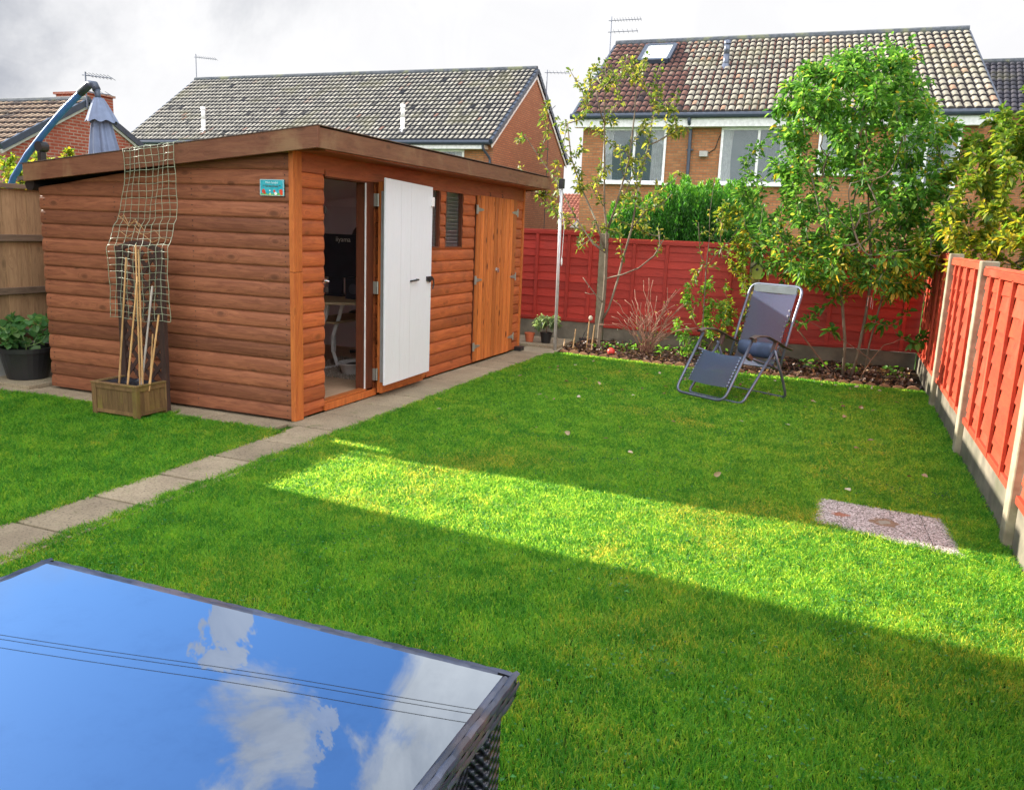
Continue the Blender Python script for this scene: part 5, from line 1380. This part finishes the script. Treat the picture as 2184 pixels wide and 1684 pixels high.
s = MB(); s.beam((-4.76, 2.0, 0), (-4.76, 2.0, 2.06), 0.07, 0.06, up=(1, 0, 0)); s.build('mast', M_black, um, bevel=0.006)
s = MB(); s.lathe([(0, 0.05), (0.055, 0.05), (0.055, -0.05), (0, -0.05)], (-4.75, 2.0, 2.115), 18, M=Matrix.Rotation(R(90), 4, 'X')); s.build('pivot', M_black, um)
s = MB()
def cf_(u, v):
    th = 2*math.pi*u; fold = 0.5+0.5*math.cos(8*th)
    ca_ = V3(-3.89, 2.0, 2.60-1.1*v); r_ = (0.045+0.20*v**0.85)*(0.74+0.26*fold)+0.012*math.sin(3*th+v*5)*v
    return ca_+V3(r_*math.cos(th)+0.12*v, r_*math.sin(th), 0.0)
s.grid(cf_, 128, 26); s.build('canopy', plain('grey_blue_canvas', (0.17, 0.22, 0.34), 0.85), um, smooth=True)
s = MB()
def cf2(u, v):
    th = 2*math.pi*u; fold = 0.5+0.5*math.cos(8*th+0.6); z = 2.61-0.23*v-0.025*fold*v*v
    r_ = (0.05+0.118*v)*(0.88+0.13*fold); return V3(-3.885+0.035*v+r_*math.cos(th), 2.0+r_*math.sin(th), z)
s.grid(cf2, 96, 10); s.build('vent_flap', plain('pale_canvas', (0.19, 0.24, 0.36), 0.85), um, smooth=True)

# ---------------------------------------------------------------- houses
def tiles(eL, eR, rL, rR, pitch, rows, mat, parent, name='roof_tiles', amp=0.03, thick=0.03, colfun=None, wave='roll'):
    eL, eR, rL, rR = map(Vector, (eL, eR, rL, rR))
    wE = (eR-eL).length; n = int(round(wE/pitch)); seg = 6
    nrm = (eR-eL).cross(rL-eL).normalized()
    if nrm.z < 0: nrm = -nrm
    if wave == 'roll': pr = [0.0, 0.05, 0.9, 1.0, 1.0, 0.9]; dark = (1, 0, 0, 0, 0, 0.5)  # valley segments coloured dark for channel dirt and the shadow between rolls
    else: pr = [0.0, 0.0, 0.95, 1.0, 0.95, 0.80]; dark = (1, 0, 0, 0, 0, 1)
    Vs = []; Fs = []; Rn = []; Mx = []
    base = 0
    for r in range(rows):
        v0 = r/rows; v1 = (r+1)/rows+0.012
        U = np.linspace(0, 1, n*seg+1)
        h = np.array([pr[i % seg] for i in range(n*seg+1)])*amp
        lines = []
        for v, off, hm in ((v0, -0.004, 0.0), (v0, thick, 1.0), (min(v1, 1.0), 0.004, 0.92)):
            A = np.array(eL)[None]*(1-v)+np.array(rL)[None]*v; B = np.array(eR)[None]*(1-v)+np.array(rR)[None]*v
            Pn = A*(1-U[:, None])+B*U[:, None]+np.array(nrm)[None]*(off+h*hm)[:, None]
            lines.append(Pn)
        m_ = n*seg+1
        Vs.append(np.vstack(lines))
        i = np.arange(m_-1)
        for q in (0, 1):
            Fs.append(np.stack([base+q*m_+i, base+q*m_+i+1, base+(q+1)*m_+i+1, base+(q+1)*m_+i], 1))
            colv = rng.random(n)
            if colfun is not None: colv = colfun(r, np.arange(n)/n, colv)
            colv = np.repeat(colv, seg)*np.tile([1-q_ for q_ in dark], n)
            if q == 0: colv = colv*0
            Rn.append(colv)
        base += 3*m_
    return np_mesh(name, np.vstack(Vs), np.vstack(Fs), mat, parent, attrs={'rnd': np.concatenate(Rn)})
def tilemat(name, stops, dirt=(0.05, 0.05, 0.045)):
    mt, T, b = newmat(name, 0.85, 0.2)
    c = coords(T)
    col = T.ramp(rnd(T), stops); n = T.noise(c, 9, 5, 0.7); n2 = T.noise(c, 0.8, 4, 0.6)
    col = T.mix(T.ss(n, 0.5, 0.72, 0, 0.65), col, dirt)
    col = T.mix(T.ss(n2, 0.5, 0.7, 0, 0.3), col, (0.20, 0.19, 0.10))
    T.l.new(col, b.inputs['Base Color']); bump(T, b, n, 0.4, 0.02)
    return mt
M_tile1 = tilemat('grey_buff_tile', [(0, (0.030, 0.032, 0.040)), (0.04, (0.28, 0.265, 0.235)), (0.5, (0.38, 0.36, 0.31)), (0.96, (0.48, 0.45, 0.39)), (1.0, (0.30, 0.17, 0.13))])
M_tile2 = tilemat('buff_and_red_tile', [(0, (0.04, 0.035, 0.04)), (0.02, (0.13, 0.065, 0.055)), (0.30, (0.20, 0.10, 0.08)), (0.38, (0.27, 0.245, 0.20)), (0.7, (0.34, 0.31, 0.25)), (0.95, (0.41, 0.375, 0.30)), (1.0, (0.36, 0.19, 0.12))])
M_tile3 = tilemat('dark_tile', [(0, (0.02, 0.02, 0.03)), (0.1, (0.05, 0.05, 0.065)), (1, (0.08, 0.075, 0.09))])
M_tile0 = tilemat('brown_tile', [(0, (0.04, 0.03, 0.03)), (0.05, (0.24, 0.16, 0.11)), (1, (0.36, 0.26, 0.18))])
M_ridge = surf('mossy_ridge', (0.10, 0.11, 0.13), (0.06, 0.07, 0.08), 8, rough=0.9, c3=(0.15, 0.16, 0.10), bstr=0.6)
M_gutter = plain('blue_grey_gutter', (0.045, 0.06, 0.09), 0.35)
M_brickO = brick('orange_brick', (0.50, 0.21, 0.09), (0.36, 0.13, 0.055), (0.26, 0.17, 0.10), 'xz', stain=(0.26, 0.15, 0.075))
M_brickOy = brick('orange_gable_brick', (0.52, 0.215, 0.11), (0.40, 0.15, 0.08), (0.22, 0.14, 0.10), 'yz', stain=(0.34, 0.17, 0.10))
M_brickRy = brick('red_gable_brick', (0.42, 0.10, 0.06), (0.34, 0.075, 0.045), (0.42, 0.30, 0.24), 'yz')
M_brickR = brick('red_brick', (0.42, 0.10, 0.06), (0.34, 0.075, 0.045), (0.42, 0.30, 0.24), 'xz')
M_curt = plain('net_curtain', (0.50, 0.54, 0.56), 0.8)
def window(par, x0, x1, y, z0, z1, panes=2, sill=True):
    w = bpy.data.objects.new('window', None); COL.objects.link(w); w.parent = par; w.location = Vector(((x0+x1)/2, y, z0))-wloc(par)
    s = MB(); t = 0.07
    s.box((x0, y-0.03, z0), (x1, y+0.03, z0+t)); s.box((x0, y-0.03, z1-t), (x1, y+0.03, z1))
    xs = [x0+(x1-x0)*k/panes for k in range(panes+1)]
    for k, q in enumerate(xs):
        a = q if k == 0 else (q-t if k == panes else q-t/2)
        s.box((a, y-0.033, z0+t+0.001), (a+t, y+0.028, z1-t-0.001))
    s.build('frame', M_white, w, bevel=0.006)
    for k in range(panes):
        s = MB(); s.box((xs[k]+0.03, y-0.012, z0+0.03), (xs[k+1]-0.03, y-0.006, z1-0.03)); s.build('pane', M_hclear, w)
        s = MB(); s.box((xs[k]+0.03, y+0.010, z0+0.03), (xs[k+1]-0.03, y+0.016, z1-0.03)); s.build('room_shade_sheet', M_roomshade, w)  # dark sheet behind the pane, its colour standing for the unlit room
        cw = (xs[k+1]-xs[k])*random.choice((0.22, 0.4, 0.3)); xa_ = xs[k]+0.04 if k % 2 == 0 else xs[k+1]-0.04-cw
        s = MB(); s.grid(lambda u, v: pt(xa_+cw*u*(1-0.12*math.sin(v*3.1)), y+0.003+0.005*math.sin(u*31), z0+0.05+(z1-z0-0.1)*v), 40, 8); s.build('curtain', M_curt, w, smooth=True)
    if sill:
        s = MB(); s.box((x0-0.08, y-0.12, z0-0.055), (x1+0.08, y-0.002, z0-0.004)); s.build('sill', M_white, w, bevel=0.004)
    return w
def flue(par, x, y, z0, z1, mat, name='flue', r_=0.075):
    s = MB(); s.tube([(x, y, z0), (x, y, z0+(z1-z0)*0.5)], r_*1.05, 14); s.tube([(x, y, z0+(z1-z0)*0.5), (x, y, z1-0.12)], r_, 14); s.lathe([(r_*1.2, 0), (r_*1.2, 0.1), (0, 0.13)], (x, y, z1-0.13), 14)
    s.lathe([(r_*2.2, -0.12), (r_*1.1, 0.06)], (x, y, z0+0.1), 14)
    s.build(name, mat, par, smooth=True)
def aerial(par, x, y, z0, z1, dx, booms, slope=0.0):
    s = MB(); s.tube([(x, y, z0), (x, y, z1)], 0.018, 6)
    for (zz, L, n) in booms:
        s.tube([(x-0.1*dx, y, zz), (x+dx*L, y, zz-slope*L)], 0.012, 5)
        for k in range(n):
            u = 0.12+k*(L-0.15)/max(1, n-1); s.tube([(x+dx*u, y-0.12, zz-slope*u+0.05), (x+dx*u, y+0.12, zz-slope*u-0.03)], 0.006, 4)
    s.build('aerial', M_frame, par)
# house behind the shed
h1 = thing('brick_house', (-16, 26, 0), 'wide brick house with a long grey tiled roof and two white flues behind the shed', 'house', 'brick houses around the garden')
X0, X1, YE, YR, ZE, ZR = -24.3, -8.0, 22.0, 26.26, 4.36, 7.42
s = MB(); s.box((X0+0.3, YE+0.35, 0), (X1-0.36, 2*YR-YE-0.3, ZE)); s.build('wall', M_brickO, h1)
s = MB(); s.prism([(X1-0.35, YE+0.35, 0), (X1-0.35, 2*YR-YE-0.3, 0), (X1-0.35, 2*YR-YE-0.3, ZE+0.05), (X1-0.35, YR, ZR-0.16), (X1-0.35, YE+0.35, ZE+0.05)], (0.33, 0, 0)); s.build('gable_wall', M_brickOy, h1)
s = MB()
s.prism([(X0, YE, ZE-0.03), (X0, YR, ZR-0.05), (X0, 2*YR-YE, ZE-0.03), (X0, 2*YR-YE, ZE-0.13), (X0, YR, ZR-0.16), (X0, YE, ZE-0.13)], (X1-X0, 0, 0)); s.build('roof', M_gutter, h1)
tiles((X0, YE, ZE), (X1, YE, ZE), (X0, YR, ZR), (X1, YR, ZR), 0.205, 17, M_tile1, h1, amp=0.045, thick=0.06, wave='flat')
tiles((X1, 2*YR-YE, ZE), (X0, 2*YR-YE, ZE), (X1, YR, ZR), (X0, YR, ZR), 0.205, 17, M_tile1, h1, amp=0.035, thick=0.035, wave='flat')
s = MB(); s.tube([(X0, YR, ZR+0.03), ((X0+X1)/2, YR, ZR+0.05), (X1+0.02, YR, ZR+0.03)], 0.11, 10); s.build('ridge', M_ridge, h1)
for k in range(17):      # verge caps
    pass
for sg in (1, -1):
    for xx, wd in ((X1-0.05, 0.14), (X0-0.05, 0.1)):
        s = MB()
        for k in range(17):
            v0, v1 = k/17, (k+1)/17
            ya, yb = (YE+(YR-YE)*v0, YE+(YR-YE)*v1); za, zb = ZE+(ZR-ZE)*v0, ZE+(ZR-ZE)*v1
            if sg < 0: ya, yb = 2*YR-ya, 2*YR-yb
            s.beam((xx+wd/2, ya, za-0.02), (xx+wd/2, yb, zb-0.05), wd, 0.16)
        s.build('verge_cap', M_gutter, h1)
s = MB(); s.beam((X1+0.02, YE+0.1, ZE-0.17), (X1+0.02, YR, ZR-0.26), 0.03, 0.10); s.beam((X1+0.02, 2*YR-YE-0.1, ZE-0.17), (X1+0.02, YR, ZR-0.26), 0.03, 0.10); s.build_each('barge_board', M_white, h1)
s = MB(); s.tube([(X0, YE-0.05, ZE-0.05), (X1, YE-0.05, ZE-0.05)], 0.075, 10); s.build('gutter', M_gutter, h1)
s = MB(); s.box((X0, YE+0.01, ZE-0.26), (X1-0.2, YE+0.34, ZE-0.135)); s.build('fascia', M_white, h1)
s = MB(); s.tube(rounded([(X1-0.25, YE-0.05, ZE-0.05), (X1-0.25, YE-0.02, ZE-0.25), (X1-0.1, YE+0.28, ZE-0.55), (X1-0.1, YE+0.28, 0.2)], 0.08), 0.045, 8); s.build('downpipe', M_gutter, h1)
for xa, xb in ((-11.2, -9.1), (-14.8, -13.0), (-19, -17), (-23, -21.2)): window(h1, xa, xb, YE+0.32, ZE-1.4, ZE-0.265)
flue(h1, -20.7, 22.6, 4.74, 5.74, M_white); flue(h1, -11.7, 22.6, 4.74, 5.71, M_white)
aerial(h1, -24.25, YR, ZR-0.3, 8.55, 1, [(8.42, 1.15, 9)], 0.12)
aerial(h1, -7.75, YR+0.5, ZR-1.6, 7.5, 1, [(7.4, 0.9, 6)], 0.05)
s = MB(); s.box((-7.72+.05-0.3, 26.2, 3.0), (-7.95+0.28, 26.45, 3.12)); s.build('vent_cowl', M_black, h1)
s = MB(); s.tube([(-7.65, 27.6, 6.3), (-7.64, 26.9, 6.0), (-7.64, 26.9, 0.3)], 0.015, 5); s.build('cable', M_black, h1)
# house at right with roof window
h2 = thing('brick_house', (1.2, 24, 0), 'orange brick house with red and buff roof tiles and a roof window, behind the trees', 'house', 'brick houses around the garden')
A, B, ye, yr, ze, zr = -4.41, 6.88, 20.0, 24.6, 4.90, 7.80
RL = (-4.50, yr, zr); RR_ = (6.32, yr, zr); EL = (A, ye, ze); ER = (B, ye, ze)
def c2(r, u, rv):
    split = 0.285-0.005*r+0.0*u
    return np.where(u < split, rv*0.33, 0.40+rv*0.6)
tiles(EL, ER, RL, RR_, 0.215, 15, M_tile2, h2, amp=0.055, thick=0.055, colfun=c2)
tiles((B, 2*yr-ye, ze), (A, 2*yr-ye, ze), RR_, RL, 0.215, 15, M_tile2, h2, amp=0.05, thick=0.04)
s = MB(); s.box((A+0.22, ye+0.30, 0), (B-0.3, 2*yr-ye-0.3, ze-0.02))
s.build('wall', M_brickO, h2)
s = MB()
for xx, xr_ in ((A+0.22, -4.3), (B-0.55, 6.1)): s.prism([(xx, ye+0.3, ze-0.02), (xx, 2*yr-ye-0.3, ze-0.02), (xr_, yr, zr-0.1)], (0.25, 0, 0))
s.build_each('gable_wall', M_brickOy, h2)
s = MB(); s.tube([(-4.5, yr, zr+0.04), (6.34, yr, zr+0.04)], 0.12, 10); s.build('ridge', M_ridge, h2)
s = MB(); s.beam((A-0.02, ye, ze-0.04), (-4.52, yr, zr-0.05), 0.08, 0.16); s.beam((B+0.02, ye, ze-0.04), (6.34, yr, zr-0.05), 0.06, 0.14); s.build_each('verge_cap', M_gutter, h2)
s = MB(); s.tube([(A-0.1, ye-0.05, ze-0.06), (B+0.1, ye-0.05, ze-0.05)], 0.08, 10); s.build('gutter', M_gutter, h2)
s = MB(); s.box((A, ye+0.02, ze-0.36), (B-0.1, ye+0.295, ze-0.13)); s.build('fascia', M_white, h2)
s = MB(); s.tube(rounded([(-0.95, ye-0.05, ze-0.06), (-0.95, ye-0.03, ze-0.25), (-0.93, ye+0.22, ze-0.4), (-0.90, ye+0.22, 0.2)], 0.06), 0.05, 8); s.box((-1.0, ye+0.2, 3.9), (-0.82, ye+0.28, 3.94)); s.build('downpipe', M_gutter, h2)
window(h2, -3.52, -1.62, ye+0.27, 2.96, ze-0.365); window(h2, -0.05, 2.05, ye+0.27, 2.98, ze-0.365); window(h2, 4.5, 6.1, ye+0.27, 2.98, ze-0.365)
window(h2, 2.6, 3.6, ye+0.27, 3.3, ze-0.365, 1)
s = MB(); s.box((-0.62, ye+0.14, 3.72), (-0.38, ye+0.29, 3.88)); s.build('security_light', M_galv, h2, bevel=0.01)
s = MB(); s.tube([(-0.36, ye+0.28, 3.84), (-0.2, ye+0.28, 3.95), (-0.1, ye+0.28, 4.3), (0.1, ye+0.28, 4.52)], 0.012, 5); s.build('cable', M_black, h2)
flue(h2, -0.46, 22.75, 6.58, 7.45, M_frame, r_=0.09)
sl_n = Vector((0, -(zr-ze), yr-ye)).normalized(); sl_d = Vector((0, yr-ye, zr-ze)).normalized()
def rp(x, t, o): return Vector((x, ye, ze))+sl_d*t+sl_n*o
sk = bpy.data.objects.new('roof_window', None); COL.objects.link(sk); sk.parent = h2; sk.location = Vector((-2.7, 23.2, 7.0))-wloc(h2)
t0 = (23.05-ye)/sl_d.y; t1 = (24.12-ye)/sl_d.y
s = MB()
for a, b in (((-3.27, t0), (-2.32, t0)), ((-3.27, t1), (-2.32, t1)), ((-3.27, t0), (-3.27, t1)), ((-2.32, t0), (-2.32, t1))): s.beam(rp(a[0], a[1], 0.14), rp(b[0], b[1], 0.14), 0.12, 0.14, up=sl_n)
s.build('frame', M_gutter, sk)
s = MB(); s.add([rp(-3.22, t0+.05, 0.19), rp(-2.37, t0+.05, 0.19), rp(-2.37, t1-.05, 0.19), rp(-3.22, t1-.05, 0.19)], [(0, 1, 2, 3)]); s.build('pane', plain('pale_roof_glass', (0.55, 0.60, 0.60), 0.08, 0.0, 0.8), sk)
aerial(h2, -4.72, yr, zr-0.5, 8.75, 1, [(8.62, 1.05, 10), (8.25, 0.95, 6)], 0.0)
# far right dark roof
h3 = thing('brick_house', (9, 31, 0), 'far house showing only a dark slate-coloured roof at the right edge', 'house', 'brick houses around the garden')
tiles((6.9, 28.0, 5.9), (15, 28.0, 5.9), (7.2, 31.5, 8.15), (14.7, 31.5, 8.15), 0.22, 12, M_tile3, h3, amp=0.05, thick=0.045)
s = MB(); s.box((7.2, 28.3, 0), (14.7, 34.5, 5.88)); s.build('wall', M_brickO, h3)
s = MB(); s.tube([(7.2, 31.5, 8.18), (14.7, 31.5, 8.18)], 0.12, 8); s.build('ridge', M_ridge, h3)
s = MB(); s.prism([(7.2, 28.1, 5.88), (7.2, 34.9, 5.88), (7.2, 31.5, 8.1)], (7.5, 0, 0)); s.build('roof', M_tile3, h3)
# left house
h0 = thing('brick_house', (-17, 11, 0), 'red brick gabled house with brown tiled roof and chimney at the left edge', 'house', 'brick houses around the garden')
gx = -14.0; ya, yb, za, zb = 8.6, 11.0, 2.80, 4.10; dy = yb-ya
tiles((-24, ya, za), (gx+0.05, ya, za), (-24, yb, zb), (gx+0.05, yb, zb), 0.20, 9, M_tile0, h0, amp=0.035, thick=0.045, wave='flat')
tiles((gx+0.05, yb+dy, za), (-24, yb+dy, za), (gx+0.05, yb, zb), (-24, yb, zb), 0.20, 9, M_tile0, h0, amp=0.03, thick=0.03)
s = MB(); s.prism([(gx-0.3, ya+0.15, 0), (gx-0.3, yb+dy-0.15, 0), (gx-0.3, yb+dy-0.15, za), (gx-0.3, yb, zb-0.08), (gx-0.3, ya+0.15, za)], (0.3, 0, 0)); s.build('gable_wall', M_brickRy, h0)
s = MB(); s.box((-24, ya+0.2, 0), (gx-0.31, yb+dy-0.2, za-0.05)); s.build('wall', M_brickR, h0)
s = MB()
for sg in (1, -1): s.beam((gx+0.03, yb+sg*dy, za-0.02), (gx+0.03, yb, zb-0.02), 0.10, 0.14)
s.build_each('verge_cap', M_gutter, h0)
s = MB()
for sg in (1, -1): s.beam((gx+0.02, yb+sg*dy, za-0.13), (gx+0.02, yb, zb-0.13), 0.05, 0.07)
s.build_each('barge_board', plain('dirty_white_board', (0.5, 0.5, 0.46)), h0)
s = MB(); s.tube([(-24, yb, zb+0.03), (gx+0.05, yb, zb+0.03)], 0.08, 8); s.build('ridge', M_ridge, h0)
s = MB(); s.box((-16.9, 12.6, 0), (-15.7, 13.4, 4.55)); s.box((-16.95, 12.55, 4.551), (-15.65, 13.45, 4.61)); s.build('chimney', M_brickR, h0)
aerial(h0, -13.9, 10.9, 3.9, 4.75, 1, [(4.68, 0.85, 7), (4.30, 0.75, 4)], 0.12)
# small far house in the gap between
h5 = thing('brick_house', (-7.6, 36, 0), 'small far house with a red tiled roof glimpsed between the two larger houses', 'house', 'brick houses around the garden')
s = MB(); s.box((-11.5, 34, 0), (-5, 40, 1.75)); s.build('wall', M_brickO, h5)
M_redt = tilemat('red_tile', [(0, (0.30, 0.10, 0.07)), (1, (0.42, 0.17, 0.11))])
tiles((-11.6, 33.8, 1.70), (-4.9, 33.8, 1.70), (-11.6, 37, 3.35), (-4.9, 37, 3.35), 0.2, 12, M_redt, h5, amp=0.04, thick=0.03)
s = MB(); s.prism([(-8.45, 32.8, 1.65), (-7.35, 32.8, 1.65), (-7.9, 32.8, 2.2)], (0, 1.5, 0)); s.box((-8.3, 33.0, 0), (-7.5, 33.9, 1.65)); s.build('porch', M_white, h5)
# neighbour house to the west, out of frame: added to throw the foreground shadow
h6 = thing('brick_house', (-8, -5, 0), 'unseen neighbouring brick house added west of the garden to throw the foreground shadow', 'house', 'brick houses around the garden')
s = MB(); s.box((-11.0, -9.5, 0), (-3.6, -0.90, 4.6)); s.build('wall', M_brickR, h6)
s = MB(); s.prism([(-11.2, -9.7, 4.6), (-3.4, -9.7, 4.6), (-7.3, -9.7, 6.8)], (0, 8.85, 0)); s.build('roof', M_tile0, h6)
window(h6, -9.5, -7.5, -9.51, 2.6, 3.8)

# overhead cables above the gardens
for (dy, zz, lb) in ((0.0, 7.0, 'uppermost overhead cable crossing above the garden, mirrored in the table'), (-0.12, 7.0, 'middle overhead cable crossing above the garden'), (-0.36, 7.0, 'lowest overhead cable crossing above the garden')):
    s = MB()
    P = []
    for k in range(41):
        t = k/40; x = -26+40*t; P.append((x, 5.53+0.178*(x-0)+dy+0.02*math.sin(x*1.1), zz-0.5*math.sin(math.pi*t)+0.42))
    s.tube(P, 0.0055, 5)
    tag(s.build('overhead_cable', M_black), lb, 'cable', 'overhead cables')
